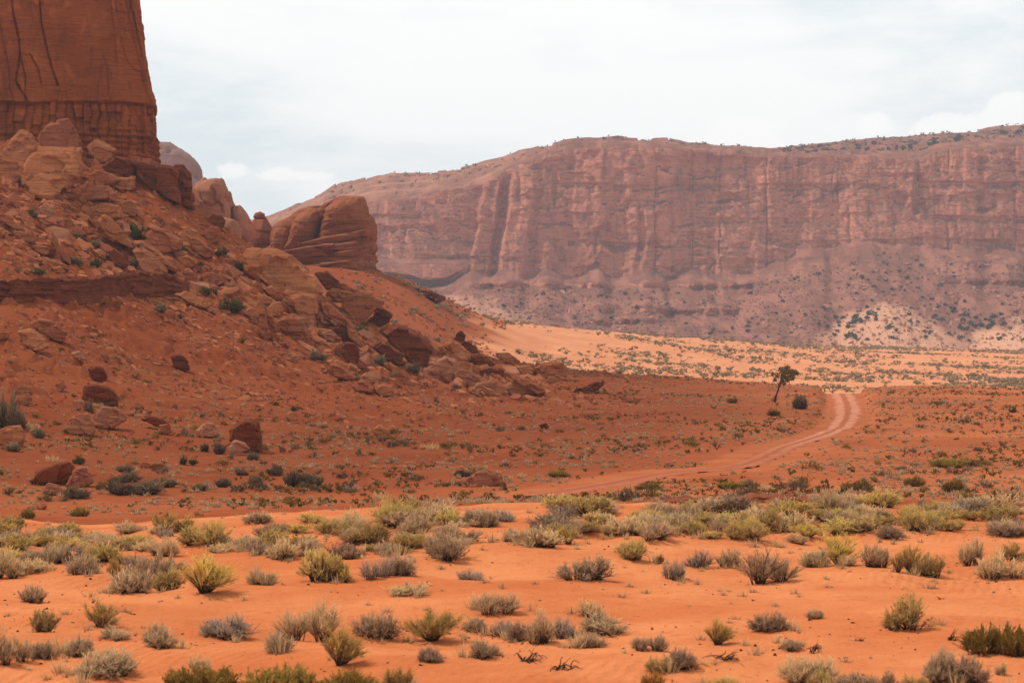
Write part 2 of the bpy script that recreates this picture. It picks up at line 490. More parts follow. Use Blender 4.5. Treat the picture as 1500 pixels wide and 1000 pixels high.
def bilerp(A, u, d):
    u = np.atleast_1d(np.asarray(u, float))
    d = np.atleast_1d(np.asarray(d, float))
    i = np.clip(np.searchsorted(TU, u) - 1, 0, len(TU) - 2)
    j = np.clip(np.searchsorted(TD, d) - 1, 0, len(TD) - 2)
    fu = np.clip((u - TU[i]) / (TU[i + 1] - TU[i]), 0, 1)
    fd = np.clip((d - TD[j]) / (TD[j + 1] - TD[j]), 0, 1)
    return (A[i, j] * (1 - fu) * (1 - fd) + A[i + 1, j] * fu * (1 - fd) + A[i, j + 1] * (1 - fu) * fd + A[i + 1, j + 1] * fu * fd)


def zat(x, y):
    return bilerp(TZ, np.asarray(x) / np.asarray(y) * F + 750, y)


def ground(u, v, dmin=20.0, dmax=1400.0):
    """first point of the terrain seen in direction (u, v)"""
    j0, j1 = np.searchsorted(TD, dmin), np.searchsorted(TD, dmax)
    d = TD[j0:j1]
    z = bilerp(TZ, np.full(len(d), float(u)), d)
    vv = 500 - z / d * F
    hit = np.nonzero(vv <= v)[0]
    if len(hit) == 0:
        k = int(np.argmin(vv))
        dd = d[k]
    else:
        k = hit[0]
        if k == 0:
            dd = d[0]
        else:
            a, b = vv[k - 1], vv[k]
            dd = d[k - 1] + (d[k] - d[k - 1]) * (a - v) / max(a - b, 1e-6)
    x = (u - 750) / F * dd
    return float(x), float(dd), float(zat(x, dd)[0])


# ---- road bed
def path_world(pts):
    P = []
    for (u, v) in pts:
        P.append(ground(u, v, 60, 395))
    P = np.array(P)
    s = np.concatenate([[0], np.cumsum(np.hypot(np.diff(P[:, 0]), np.diff(P[:, 1])))])
    q = np.arange(0, s[-1], 0.5)
    R = np.stack([np.interp(q, s, P[:, k]) for k in range(3)], 1)
    for k in range(3):
        R[:, k] = smooth1(R[:, k], 14, 0)
    return R


ROAD = path_world([(1233, 570), (1238, 578), (1242, 590), (1241, 602), (1232, 616), (1205, 631), (1172, 645), (1142, 658), (1118, 672),
                   (1085, 685), (1040, 690), (990, 692), (940, 701), (885, 712), (830, 721), (770, 731)])
ext = ROAD[0] + np.outer(np.arange(40, 0, -1) * 0.6, (ROAD[0] - ROAD[6]) / np.linalg.norm((ROAD[0] - ROAD[6])[:2]))
ext[:, 2] = ROAD[0, 2] - 0.06 * np.arange(40, 0, -1)
ROAD = np.concatenate([ext, ROAD])
ROAD[:, 2] -= 0.85 * sstep(165, 250, ROAD[:, 1]) - 0.05
sel = np.nonzero((GY > 70) & (GY < 420) & (GU > 650) & (GU < 1400))
gx, gy = GX[sel], GY[sel]
best = np.full(len(gx), 1e9)
zr = np.zeros(len(gx))
for k in range(0, len(ROAD), 2):
    dd = np.hypot(gx - ROAD[k, 0], gy - ROAD[k, 1])
    m_ = dd < best
    best[m_] = dd[m_]
    zr[m_] = ROAD[k, 2]
hw = 2.5
wob = best + 0.7 * fbm(gx / 3, gy / 3, oct=3, seed=51)
tz = TZ[sel]
TZ[sel] = tz + (zr - tz) * sstep(hw + 2.1, hw + 0.35, wob)
sd_ = sand[sel]
sand[sel] = np.maximum(sd_, 0.45 * sstep(hw + 2.4, hw + 0.8, wob))

# ------------------------------------------------------------------ terrain mesh and road
# sand piles up round the larger shrubs
FGP = []
def mound(u, v, w, amt):
    x, yy, z = ground(u, v, 22, 75)
    W_ = w / F * yy
    m_ = np.exp(-(((GX - x) / (0.75 * W_)) ** 2 + ((GY - yy) / (0.9 * W_)) ** 2))
    TZ[:] = TZ + amt * W_ * m_


for (u, v, w, a) in ((327, 933, 82, 0.10), (857, 849, 80, 0.10), (446, 938, 96, 0.07), (158, 988, 84, 0.06), (632, 938, 84, 0.07), (1054, 964, 80, 0.09), (1128, 849, 92, 0.06),
                     (298, 868, 84, 0.08), (890, 926, 74, 0.05), (790, 941, 60, 0.05), (1380, 996, 60, 0.05), (550, 933, 68, 0.06), (990, 847, 40, 0.10), (650, 818, 70, 0.06)):
    mound(u, v, w, a)
GV = np.stack([GX, GY, TZ], -1).reshape(-1, 3)
og = mesh_obj('ground', GV, grid_faces(len(TU), len(TD)), M['ground'], attrs={'sand': sand, 'rocky': rocky})
tag(og, 'red desert ground from orange dunes to the sunny sand plain', kind='structure')


def make_road_mat():
    m, t, out = material('dirt_road')
    p = t.pos()
    a = t.attr('across')
    fine = t.noise(p, 2.5, 6, 0.7)
    aa = t.math('ABSOLUTE', t.math('ADD', a, t.math('MULTIPLY_ADD', t.noise(p, 0.25, 3), 0.5, -0.25)))
    tr = t.math('MULTIPLY', t.ramp(aa, 0.10, 0.30), t.ramp(aa, 0.95, 0.55))
    tr = t.math('MULTIPLY', tr, t.ramp(t.noise(p, 0.9, 5, 0.7), 0.30, 0.56, 0.25, 1.0))
    c = t.mix(tr, (0.38, 0.108, 0.046), (0.60, 0.240, 0.138))
    c = t.mix(t.ramp(fine, 0.45, 0.75, 0, 0.5), c, (0.40, 0.125, 0.058))
    c = t.mix(t.ramp(t.noise(p, 0.5, 5, 0.65), 0.45, 0.65, 0, 0.4), c, (0.38, 0.108, 0.046))
    c = t.mix(t.attr('worn'), t.mix(0.35, (0.33, 0.082, 0.031), c), c)
    finish(t, out, c, 0.97, fine, 0.4, 0.08, 0.03)
    return m


def strip(name, P, hw_, mat, lift, label, cat):
    T = np.gradient(P[:, :2], axis=0)
    T = np.stack([smooth1(T[:, 0], 6, 0), smooth1(T[:, 1], 6, 0)], 1)
    T /= np.linalg.norm(T, axis=1)[:, None]
    N = np.stack([T[:, 1], -T[:, 0]], 1)
    ac = np.linspace(-1, 1, 15)
    k = np.arange(len(P))
    wl = hw_ * (0.58 + 0.42 * sstep(200, 300, P[:, 1]) + 0.16 * sstep(175, 145, P[:, 1])) * (1 + 0.30 * fbm(k / 7.0, k * 0.0, oct=3, seed=401))
    X = P[:, 0:1] + N[:, 0:1] * wl[:, None] * ac
    Y = P[:, 1:2] + N[:, 1:2] * wl[:, None] * ac
    Z = zat(X.ravel(), Y.ravel()).reshape(X.shape) + lift - (np.clip(np.abs(ac) - 0.62, 0, 1)[None, :] * (0.42 + 0.75 * fbm(X / 1.6, Y / 1.6, oct=3, seed=402))) - 0.05 * np.exp(-((np.abs(ac) - 0.5) / 0.16) ** 2)[None, :]
    o = mesh_obj(name, np.stack([X, Y, Z], -1).reshape(-1, 3), grid_faces(*X.shape), mat, attrs={'across': np.repeat(ac[None, :], len(P), 0), 'worn': sstep(155, 225, Y)})
    return tag(o, label, kind='structure')


def make_path_mat():
    m, t, out = material('trodden_path')
    f = t.noise(t.pos(), 2.5, 6, 0.7)
    finish(t, out, t.mix(t.ramp(f, 0.4, 0.7), (0.31, 0.085, 0.034), (0.24, 0.062, 0.025)), 0.98, f, 0.4, 0.08, 0.03)
    return m


M['road'] = make_road_mat()
M['path'] = make_path_mat()
strip('road', ROAD, 2.25, M['road'], 0.09, 'pale two-track dirt road climbing over the low ridge', 'road')
FP = path_world([(742, 686), (780, 676), (822, 663), (862, 655), (868, 640), (880, 625), (903, 611), (908, 622), (917, 637)])
strip('path', FP, 0.36, M['path'], 0.05, 'faint trodden path crossing the red flat', 'path')

# ------------------------------------------------------------------ butte (cliff above the talus)
def butte():
    pl = np.array([(-260, 400), (-190, 384), (-130, 374), (-95, 371.5), (-80, 372), (-71, 373), (-67, 376.5), (-66.8, 384), (-68.2, 394), (-71, 410), (-80, 450), (-120, 520)], float)
    s = np.concatenate([[0], np.cumsum(np.hypot(*np.diff(pl, axis=0).T))])
    a, b = np.interp(-128, pl[:6, 0], s[:6]), s[-3]
    q = np.concatenate([np.linspace(0, a, 40)[:-1], np.arange(a, b, 0.13), np.linspace(b, s[-1], 30)[1:]])
    X = smooth1(np.interp(q, s, pl[:, 0]), 6, 0)
    Y = smooth1(np.interp(q, s, pl[:, 1]), 6, 0)
    tx, ty = np.gradient(X), np.gradient(Y)
    L = np.hypot(tx, ty)
    nx, ny = ty / L, -tx / L
    zz = np.concatenate([np.arange(22, 64, 0.14), np.linspace(64, 150, 60)[1:]])
    S, Z = np.meshgrid(q, zz, indexing='ij')
    X, Y, nx, ny = (np.repeat(v[:, None], len(zz), 1) for v in (X, Y, nx, ny))
    off = -0.16 * np.clip(Z - 43, -2, 30) - 0.05 * np.clip(Z - 73, 0, 99)
    up = sstep(43.0, 43.7, Z + 0.25 * fbm(S / 5, Z * 0, oct=2, seed=2))
    # massive face: broad swells, cross bedding, slab edges and leaning cracks
    mass = 0.75 * fbm(S / 14, Z / 20, oct=4, seed=5) + 0.26 * fbm(S / 7, (Z + 0.12 * S) / 0.8, oct=4, seed=6) + 0.10 * fbm(S / 1.3, Z / 1.3, oct=4, seed=7)
    lean = S + 0.22 * Z + 0.9 * fbm(S / 30, Z / 5, oct=3, seed=15)
    crack = np.abs(vnoise(lean / 4.2, Z / 300, seed=16))
    mass -= 0.45 * sstep(0.05, 0.0, crack) * sstep(-0.15, 0.25, vnoise(S / 8, Z / 8, seed=17))
    slab = vnoise(lean / 6.5, Z / 14, seed=18)
    mass += 0.3 * (sstep(0.02, 0.05, slab) - 0.5)
    mass += 0.5 * (sstep(0.05, 0.12, vnoise(S / 3.2, Z / 40, seed=19)) - 0.5) * sstep(-78, -73, X)
    # jointed, blocky base
    cs = S / 1.5 + 0.35 * fbm(S / 2, Z / 3, oct=2, seed=25)
    cell = _hash(np.floor(cs), np.floor(Z / 2.3 + 0.4 * _hash(np.floor(cs), cs * 0, cs * 0, 3)), cs * 0, 26)
    jo = np.abs(cs - np.round(cs))
    base = -1.0 + 0.65 * cell - 0.6 * sstep(0.10, 0.0, jo) + 0.22 * fbm(S / 1.0, Z / 0.8, oct=4, seed=27) + 0.4 * fbm(S / 6, Z / 4, oct=3, seed=28)
    base += 0.22 * np.sin(Z * 5.2 + 2 * fbm(S / 6, Z / 3, oct=2, seed=29)) * sstep(40.5, 38, Z)
    base += 0.7 * sstep(40.5, 38.0, Z) * (0.5 + 0.5 * fbm(S / 5, Z / 3, oct=2, seed=30)) + 0.12 * np.clip(37 - Z, 0, 20)
    # three deep leaning cracks in the front face and two more by the corner, each with an offset slab edge
    UU, VW = 750 + X / Y * F, 500 - Z / Y * F
    for pts, wd, dp in (([(8, -30), (14, 12), (25, 58), (27, 78), (22, 118), (40, 147)], 1.9, 1.0), ([(52, -30), (56, 30), (66, 72), (74, 100), (84, 124)], 1.7, 0.9),
                        ([(42, 78), (54, 100), (60, 122)], 1.5, 0.7), ([(158, -20), (166, 40), (170, 90)], 1.5, 0.25),
                        ([(196, -20), (206, 60), (214, 120), (220, 160)], 1.6, 0.4), ([(27, 78), (36, 112), (38, 148)], 1.2, 0.6)):
        best_ = np.full(S.shape, 1e9)
        side = np.zeros(S.shape)
        for (a0, b0), (a1, b1) in zip(pts[:-1], pts[1:]):
            ex, ey = a1 - a0, b1 - b0
            f = np.clip(((UU - a0) * ex + (VW - b0) * ey) / (ex * ex + ey * ey), 0, 1)
            dx, dy = UU - a0 - f * ex, VW - b0 - f * ey
            dd = np.hypot(dx, dy)
            m_ = dd < best_
            best_ = np.where(m_, dd, best_)
            side = np.where(m_, dx, side)
        wv = wd * (1 + 0.6 * fbm(S / 1.5, Z / 1.5, oct=3, seed=33))
        mass = mass - dp * np.clip(1 - best_ / wv, 0, 1) + 0.35 * sstep(0, 1.0, side) * np.exp(-best_ / 16)
    off += up * mass + (1 - up) * base
    V = np.stack([X + nx * off, Y + ny * off, Z], -1).reshape(-1, 3)
    o = mesh_obj('butte', V, grid_faces(*S.shape), M['butte'], smooth=True)
    return tag(o, 'tall dark red sandstone butte cliff towering above the boulder slope', 'butte', kind='structure')


butte()


# ------------------------------------------------------------------ mesa far behind
def mesa():
    u = np.concatenate([np.arange(250, 1620, 1.6), np.linspace(1620, 2300, 60)[1:]])
    sky_u = [250, 380, 400, 430, 470, 497, 540, 575, 650, 690, 740, 760, 830, 880, 905, 940, 975, 1010, 1060, 1130, 1150, 1250, 1340, 1430, 1460, 1500, 1700, 2300]
    sky_v = [350, 324, 318, 305, 288, 270, 262, 255, 252, 245, 228, 220, 208, 203, 201, 206, 206, 214, 217, 222, 221, 207, 198, 195, 190, 186, 180, 200]
    rim_u = [250, 380, 430, 500, 545, 600, 640, 700, 740, 800, 850, 900, 980, 1060, 1140, 1250, 1345, 1370, 1420, 1500, 1700, 2300]
    rim_v = [370, 340, 325, 304, 294, 290, 280, 270, 254, 228, 216, 211, 214, 223, 227, 228, 232, 222, 213, 212, 208, 225]
    tal_u = [250, 550, 640, 700, 1000, 1080, 1130, 1200, 1300, 1345, 1400, 1500, 1700, 2300]
    tal_v = [400, 404, 416, 413, 413, 408, 394, 378, 358, 362, 372, 378, 380, 395]
    vs = np.interp(u, sky_u, sky_v) + 1.6 * fbm(u / 22, u * 0, oct=3, seed=60)
    vr = np.interp(u, rim_u, rim_v) + 2.5 * fbm(u / 30, u * 0, oct=3, seed=61)
    vt = np.interp(u, tal_u, tal_v) + 5 * fbm(u / 26, u * 0, oct=3, seed=62)
    for (cu, am, wd) in ((688, 26, 36), (745, 20, 26), (800, 16, 34), (872, 22, 22), (945, 26, 40), (1012, 20, 30), (1188, 18, 30), (1262, 16, 28), (1418, 14, 24), (1475, 16, 26)):
        vt -= 0.62 * am * sstep(1.25, 0.0, np.abs(u + 9 * fbm(u / 17, u * 0 + cu, oct=3, seed=63) - cu) / wd)
    # profile: (parameter, depth, row)
    tt = np.concatenate([np.linspace(0, 1, 70), np.linspace(1, 2, 130)[1:], np.linspace(2, 3, 60)[1:], np.linspace(3, 4, 12)[1:]])
    D = np.zeros((len(u), len(tt)))
    Vv = np.zeros_like(D)
    D3 = np.interp(u, [1000, 1180, 1400, 2300], [2240, 2420, 2600, 2600])
    for i in range(len(u)):
        kd = [1560, 1935, 1985, D3[i], 2900]
        kz = [(500 - 532) / F * 1560, (500 - vt[i]) / F * 1935, (500 - vr[i]) / F * 1985, (500 - vs[i]) / F * D3[i], (500 - vs[i]) / F * D3[i] - 8]
        D[i] = np.interp(tt, [0, 1, 2, 3, 4], kd)
        Vv[i] = np.interp(tt, [0, 1, 2, 3, 4], kz)
    Z = Vv
    T, U = np.meshgrid(tt, u)
    D = smooth1(D, 3, 1)
    Z = smooth1(Z, 2, 1)
    X = (U - 750) / F * 1985                     # metres along the wall
    cl = sstep(0.97, 1.06, T) * sstep(2.10, 1.93, T)
    ta = sstep(1.0, 0.93, T)
    ri = sstep(1.96, 2.12, T) * sstep(3.4, 3.0, T)
    # cliff relief (push away from the camera is +)
    but = 20 * fbm(X / 120, Z / 260, oct=3, seed=70)
    joint = vnoise(X / 26 + 0.4 * vnoise(X / 60, Z / 40, seed=71), Z / 190, seed=72)
    col = 3.2 * (sstep(-0.12, 0.16, joint) - 0.5) + 1.6 * (sstep(0.25, 0.33, vnoise(X / 13, Z / 120, seed=73)) - 0.5)
    xw = X + 2.2 * fbm(X / 40, Z / 22, oct=3, seed=79)
    crack = 3.6 * sstep(0.06, 0.0, np.abs(vnoise(xw / 24, Z / 2200, seed=74))) * sstep(0.0, 0.25, vnoise(X / 60, Z / 45, seed=75))
    crack = crack + 2.5 * sstep(0.10, 0.0, np.abs(vnoise(xw / 9, Z / 1500, seed=84))) * sstep(-0.05, 0.25, vnoise(X / 40, Z / 30, seed=90))
    strat = 1.5 * fbm(X / 300, Z / 7.5, oct=3, seed=76) + 2.2 * fbm(X / 7, Z / 9, oct=4, seed=77)
    scallop = 5 * sstep(0.05, 0.50, fbm(X / 55, Z / 34, oct=2, seed=78))
    blkx = fbm(xw / 15, Z / 13, oct=4, seed=93)
    rough_ = 1.7 * (sstep(-0.02, 0.08, blkx) - 0.5) + 2.0 * (sstep(0.16, 0.22, fbm(xw / 34, Z / 17, oct=3, seed=94)) - 0.5) + 2.2 * np.abs(fbm(xw / 6, Z / 8, oct=3, seed=95))
    zz_ = Z + 5 * fbm(X / 120, X * 0, oct=3, seed=96)
    beds = 0
    for (zb, am, sd2) in ((168, 5.0, 1), (152, 6.0, 2), (138, 4.0, 3), (118, 5.0, 4), (96, 4.5, 5), (78, 5.0, 6)):
        on = sstep(-0.15, 0.3, fbm(X / 110, X * 0 + sd2, oct=3, seed=97))
        beds = beds + 0.55 * am * on * sstep(zb - 7, zb - 1, zz_) * sstep(zb + 2.5, zb, zz_)
    rel = but + col + crack + strat + scallop + rough_ + beds

    def box(u0, u1, v0, v1, s=5.0):
        vrow = 500 - Z / D * F
        return sstep(u0 - s, u0 + s, U) * sstep(u1 + s, u1 - s, U) * sstep(v0 - 6, v0 + 6, vrow) * sstep(v1 + 6, v1 - 6, vrow)

    lean = (500 - Z / D * F - 250) * 0.16
    U0 = U
    boxw = 1.1 * fbm(X / 30, Z / 14, oct=3, seed=92)
    U = U0 + lean + 3 * boxw                              # the two fins lean as they rise
    rel -= 11 * box(712, 738, 255, 420, 4) + 13 * box(752, 790, 250, 420, 5)
    rel += 2 * box(738, 750, 262, 420, 4)
    U = U0 + 3 * boxw
    for (a, b, c, d_, s, am) in ((936, 946, 312, 378, 2, 15), (872, 880, 340, 370, 2, 8), (888, 894, 300, 360, 2, 7), (1343, 1350, 236, 312, 3, 14), (1332, 1340, 245, 300, 3, -12),
                                 (1432, 1440, 226, 310, 3, 13), (1010, 1050, 340, 372, 9, 9), (1205, 1240, 268, 285, 9, 9), (1155, 1200, 310, 322, 9, 8),
                                 (960, 1120, 262, 270, 8, 6), (1020, 1110, 284, 292, 8, 6), (664, 690, 340, 356, 7, 12), (1000, 1006, 280, 330, 2, 7), (555, 590, 330, 370, 9, 8),
                                 (620, 640, 262, 330, 7, -8), (810, 816, 245, 300, 2, 9), (760, 764, 255, 312, 2, 8), (1245, 1250, 300, 360, 2, 6), (590, 596, 330, 376, 3, 8)):
        rel += 0.42 * am * box(a, b, c, d_, s * 1.3) * (1 + 0.5 * fbm(X / 10, Z / 10, oct=2, seed=91))
    U = U0
    # lighter apron of slickrock below the west end
    ap = sstep(720, 640, U) * cl * sstep(378, 388, 500 - Z / D * F)
    rel = rel * (1 - 0.6 * ap) - ap * 22
    # talus: gullies, cones, and two dark ledges that crop out of it
    vrow = 500 - Z / D * F
    gul = 17 * np.abs(fbm(X / 44 + 0.5 * T, T * 1.1, oct=4, seed=80)) + 2.4 * (sstep(0.05, 0.12, fbm(X / 16, Z / 6, oct=3, seed=98)) - 0.5) + 4 * fbm(X / 14, T * 6, oct=4, seed=81)
    gul = gul - 5
    for (cu, cv, w, am) in ((1292, 440, 70, 30), (1480, 468, 60, 26), (700, 420, 80, 16), (1150, 400, 60, 22), (960, 455, 50, 12)):
        gul -= am * np.clip(1 - np.abs(U - cu - (vrow - cv) * 0.15) / (w * (0.25 + np.clip((vrow - cv) / 60, 0, 1.4))), 0, 1) * sstep(cv - 12, cv + 30, vrow)
    led = 0
    for (a, b, r0, r1) in ((690, 1110, 415, 421), (860, 1010, 448, 459), (930, 1100, 452, 462), (1380, 1540, 384, 408), (860, 980, 468, 474), (1380, 1530, 410, 415)):
        wv = 2.5 * fbm(U / 40, U * 0 + a, oct=3, seed=83)
        led = led + 1.1 * sstep(a - 14, a + 20, U) * sstep(b + 14, b - 20, U) * np.interp(vrow + wv, [r0 - 14, r0, r1, r1 + 16], [0, -14, 8, 0])
    led *= (1 + 0.5 * fbm(X / 12, Z / 5, oct=3, seed=85))
    D2 = D + cl * rel + ta * (gul + led) + ri * (4 * fbm(X / 40, D / 30, oct=3, seed=86))
    Z2 = Z + ri * (3.2 * fbm(X / 45, D / 40, oct=4, seed=87) + 3.2 * np.round(2 * fbm(X / 60, D / 25, oct=3, seed=88)))
    PX = (U - 750) / F * D
    V = np.stack([PX, D2, Z2], -1).reshape(-1, 3)
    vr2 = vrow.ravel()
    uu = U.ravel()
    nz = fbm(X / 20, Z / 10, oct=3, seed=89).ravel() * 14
    pale = sstep(0, 16, vr2 - (433 + np.abs(uu - 1297) * 0.44 + nz)) * sstep(150, 60, np.abs(uu - 1300)) * 0.9  # sunlit patches on the talus foot, painted into the colour
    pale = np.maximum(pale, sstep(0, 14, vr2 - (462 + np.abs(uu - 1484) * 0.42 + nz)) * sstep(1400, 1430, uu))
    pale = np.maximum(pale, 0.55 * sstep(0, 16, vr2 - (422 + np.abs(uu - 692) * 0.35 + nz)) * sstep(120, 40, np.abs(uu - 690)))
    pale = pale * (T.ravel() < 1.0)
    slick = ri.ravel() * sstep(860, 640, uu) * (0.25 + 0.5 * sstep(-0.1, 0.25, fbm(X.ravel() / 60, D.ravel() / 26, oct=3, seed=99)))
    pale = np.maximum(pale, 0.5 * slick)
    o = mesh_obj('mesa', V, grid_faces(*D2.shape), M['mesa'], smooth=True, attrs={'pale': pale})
    tag(o, 'long hazy purple-red mesa wall closing the horizon', 'mesa', kind='structure')
    return u, tt, D2, Z2, PX


MES = mesa()


# ------------------------------------------------------------------ rocks
def xyz(u, v, d):
    return np.array(((u - 750) / F * d, d, (500 - v) / F * d))


def refine(bm, L, rounds=5):
    for _ in range(rounds):
        es = [e for e in bm.edges if e.calc_length() > L]
        if not es or len(bm.faces) > 12000:
            break
        bmesh.ops.subdivide_edges(bm, edges=es, cuts=1, use_grid_fill=True)
        bmesh.ops.triangulate(bm, faces=[f for f in bm.faces if len(f.verts) > 3])


def rough(P, N, size, seed, amp=0.03, strata=0.015, tilt=(0.2, 0.1)):
    s = size
    n = fbm(P[:, 0] / s * 3, P[:, 1] / s * 3, P[:, 2] / s * 3, oct=4, seed=seed) * amp * s
    n += fbm(P[:, 0] / s * 14, P[:, 1] / s * 14, P[:, 2] / s * 14, oct=3, seed=seed + 5) * amp * 0.4 * s
    w = (P[:, 2] + tilt[0] * P[:, 0] + tilt[1] * P[:, 1]) / s
    n += vnoise(w * 14, w * 0 + seed, seed=seed + 9) * strata * s
    ch = np.abs(vnoise(P[:, 0] / s * 1.7 + seed, P[:, 1] / s * 1.7, P[:, 2] / s * 1.7, seed=seed + 3))
    n -= 0.035 * s * np.clip(1 - ch / 0.05, 0, 1)
    n += (amp < 0.022) * 0.011 * s * (sstep(-0.05, 0.05, vnoise(w * 9 + 0.5 * fbm(P[:, 0] / s * 2, P[:, 1] / s * 2, oct=2, seed=seed), w * 0 + seed, seed=seed + 21)) - 0.5)
    br = fbm(P[:, 0] / s * 2.4 + 7, P[:, 1] / s * 2.4, w * 3.5 + seed, oct=2, seed=seed + 11)
    n += 0.055 * s * (sstep(0.02, 0.06, br) - 0.5) * (amp < 0.022)
    return P + N * n[:, None]


def hull_rock(points, size, seed, res=13, bev=0.05, amp=0.03, strata=0.012):
    bm = bmesh.new()
    vs = [bm.verts.new(p) for p in points]
    r = bmesh.ops.convex_hull(bm, input=vs)
    bmesh.ops.delete(bm, geom=[g for g in set(r['geom_interior'] + r['geom_unused']) if isinstance(g, bmesh.types.BMVert)], context='VERTS')
    bmesh.ops.dissolve_limit(bm, angle_limit=0.14, verts=bm.verts, edges=bm.edges)
    try:
        bmesh.ops.bevel(bm, geom=list(bm.edges), offset=bev * size * random.uniform(0.6, 1.3), segments=1, profile=0.6, affect='EDGES', clamp_overlap=True)
    except Exception:
        pass
    bmesh.ops.triangulate(bm, faces=bm.faces)
    refine(bm, size / res)
    bm.normal_update()
    P = np.array([v.co for v in bm.verts])
    N = np.array([v.normal for v in bm.verts])
    Fc = [[v.index for v in f.verts] for f in bm.faces]
    bm.verts.index_update()
    Fc = np.array([[v.index for v in f.verts] for f in bm.faces])
    bm.free()
    return rough(P, N, size, seed, amp, strata), Fc


def traced_rock(outline, d, seed, depth=None, amp=0.013, strata=0.006, sink=0.06, lean=0.25):
    """angular block whose front silhouette is the outline (px at distance d); returns local mesh data and its base"""
    r = np.random.default_rng(seed)
    o = np.array(outline, float)
    c = 0.5 * (o.min(0) + o.max(0))
    w, h = np.ptp(o[:, 0]), np.ptp(o[:, 1])
    o2 = o.copy()
    low = o[:, 1] > c[1] + 0.15 * h
    o2[low, 1] += sink * h
    th = depth or (0.7 * min(w, h) + 0.2 * max(w, h))
    th = th / F * d
    a, b = r.uniform(-0.3, 0.3), lean + r.uniform(-0.15, 0.15)
    k = r.uniform(0.80, 0.93)
    sh = np.array([r.uniform(-0.05, 0.05) * w, r.uniform(0.0, 0.07) * h])
    pts = []
    for (u, v) in o2:
        e, f = (u - c[0]) / w, (v - c[1]) / h
        pts.append(xyz(u, v, d - th * (0.05 * r.uniform(-1, 1) + 0.5 * (a * e + b * f))))
        q = c + ((u, v) - c) * k + sh
        pts.append(xyz(q[0], q[1], d - th * (0.34 + a * e + b * f)))
        q = c + ((u, v) - c) * 0.80
        pts.append(xyz(q[0], q[1], d + 0.6 * th))
    pts = np.array(pts)
    base = xyz(c[0], o2[:, 1].max(), d)
    size = max(w, h) / F * d
    P, Fc = hull_rock((pts - base).tolist(), size, seed, res=18, bev=0.018, amp=amp, strata=strata)
    return base, P, Fc


def pillow_mesh(outline, d, tf, tb, seed, p=2.4, na=120, nr=34, size=None, amp=0.02, strata=0.0, tilt=(0.1, 0.0), centre=None):
    """rounded mass: star-shaped outline (px) swelling tf metres towards and tb metres away from the camera"""
    o = np.array(outline, float)
    c = np.array(centre if centre is not None else (0.5 * (o[:, 0].min() + o[:, 0].max()), 0.5 * (o[:, 1].min() + o[:, 1].max())))
    ang = np.arctan2(o[:, 1] - c[1], o[:, 0] - c[0])
    rad = np.hypot(o[:, 0] - c[0], o[:, 1] - c[1])
    k = np.argsort(ang)
    ang, rad = ang[k], rad[k]
    A = np.linspace(-math.pi, math.pi, na, endpoint=False)
    x, y = rad * np.cos(ang), rad * np.sin(ang)
    ax = np.concatenate([ang[-1:] - 2 * math.pi, ang, ang[:1] + 2 * math.pi])
    R = np.zeros(na)
    ex, ey = np.concatenate([x[-1:], x, x[:1]]), np.concatenate([y[-1:], y, y[:1]])
    for i, a in enumerate(A):
        j = np.searchsorted(ax, a) - 1
        j = min(max(j, 0), len(ax) - 2)
        x1, y1, x2, y2 = ex[j], ey[j], ex[j + 1], ey[j + 1]
        den = math.cos(a) * (y2 - y1) - math.sin(a) * (x2 - x1)
        R[i] = (x1 * (y2 - y1) - y1 * (x2 - x1)) / den if abs(den) > 1e-9 else math.hypot(x1, y1)
    S = np.sin(np.linspace(-math.pi / 2, math.pi / 2, nr * 2))
    ph = np.linspace(-math.pi / 2, math.pi / 2, nr * 2)
    V = []
    for f in ph:
        rr = abs(math.cos(f)) ** (2 / p)
        tt = -math.copysign(abs(math.sin(f)) ** (2 / p), -f)
        dep = d + (tt * tb if tt > 0 else tt * tf)
        V.append(np.stack([(c[0] + R * rr * np.cos(A) - 750) / F * d, np.full(na, dep), (500 - (c[1] + R * rr * np.sin(A))) / F * d], 1))
    V = np.concatenate(V)
    n, m = nr * 2, na
    i = np.arange(n - 1)[:, None] * m + np.arange(m)[None, :]
    j = np.arange(n - 1)[:, None] * m + (np.arange(m)[None, :] + 1) % m
    Fc = np.stack([i, j, j + m, i + m], -1).reshape(-1, 4)
    cen = np.array([(c[0] - 750) / F * d, d, (500 - c[1]) / F * d])
    N = V - cen
    N[:, 1] *= 0.6
    N /= np.linalg.norm(N, axis=1)[:, None] + 1e-9
    size = size or max(np.ptp(o[:, 0]), np.ptp(o[:, 1])) / F * d
    V = rough(V, N, size, seed, amp, 0.0)
    if strata:
        w = V[:, 2] + tilt[0] * V[:, 0] + 0.04 * size * fbm(V[:, 0] / size * 4, V[:, 1] / size * 4, V[:, 2] / size * 4, oct=2, seed=seed)
        lay = vnoise(w / (0.030 * size), w * 0, seed=seed + 2) + 0.6 * vnoise(w / (0.012 * size), w * 0, seed=seed + 4)
        H = N.copy()
        H[:, 2] *= 0.2
        V = V + H * (lay * strata * size)[:, None]
    return V, Fc


def join(parts):
    Vs, Fs, n = [], [], 0
    for V, Fc in parts:
        Vs.append(V)
        Fs.append(Fc + n)
        n += len(V)
    return np.concatenate(Vs), np.concatenate(Fs)


def landmark(name, parts, base, mat, label, cat, kind=None):
    V, Fc = join(parts)
    base = np.array(base)
    o = mesh_obj(name, V - base, Fc, mat)
    o.location = base
    return tag(o, label, cat, kind=kind)


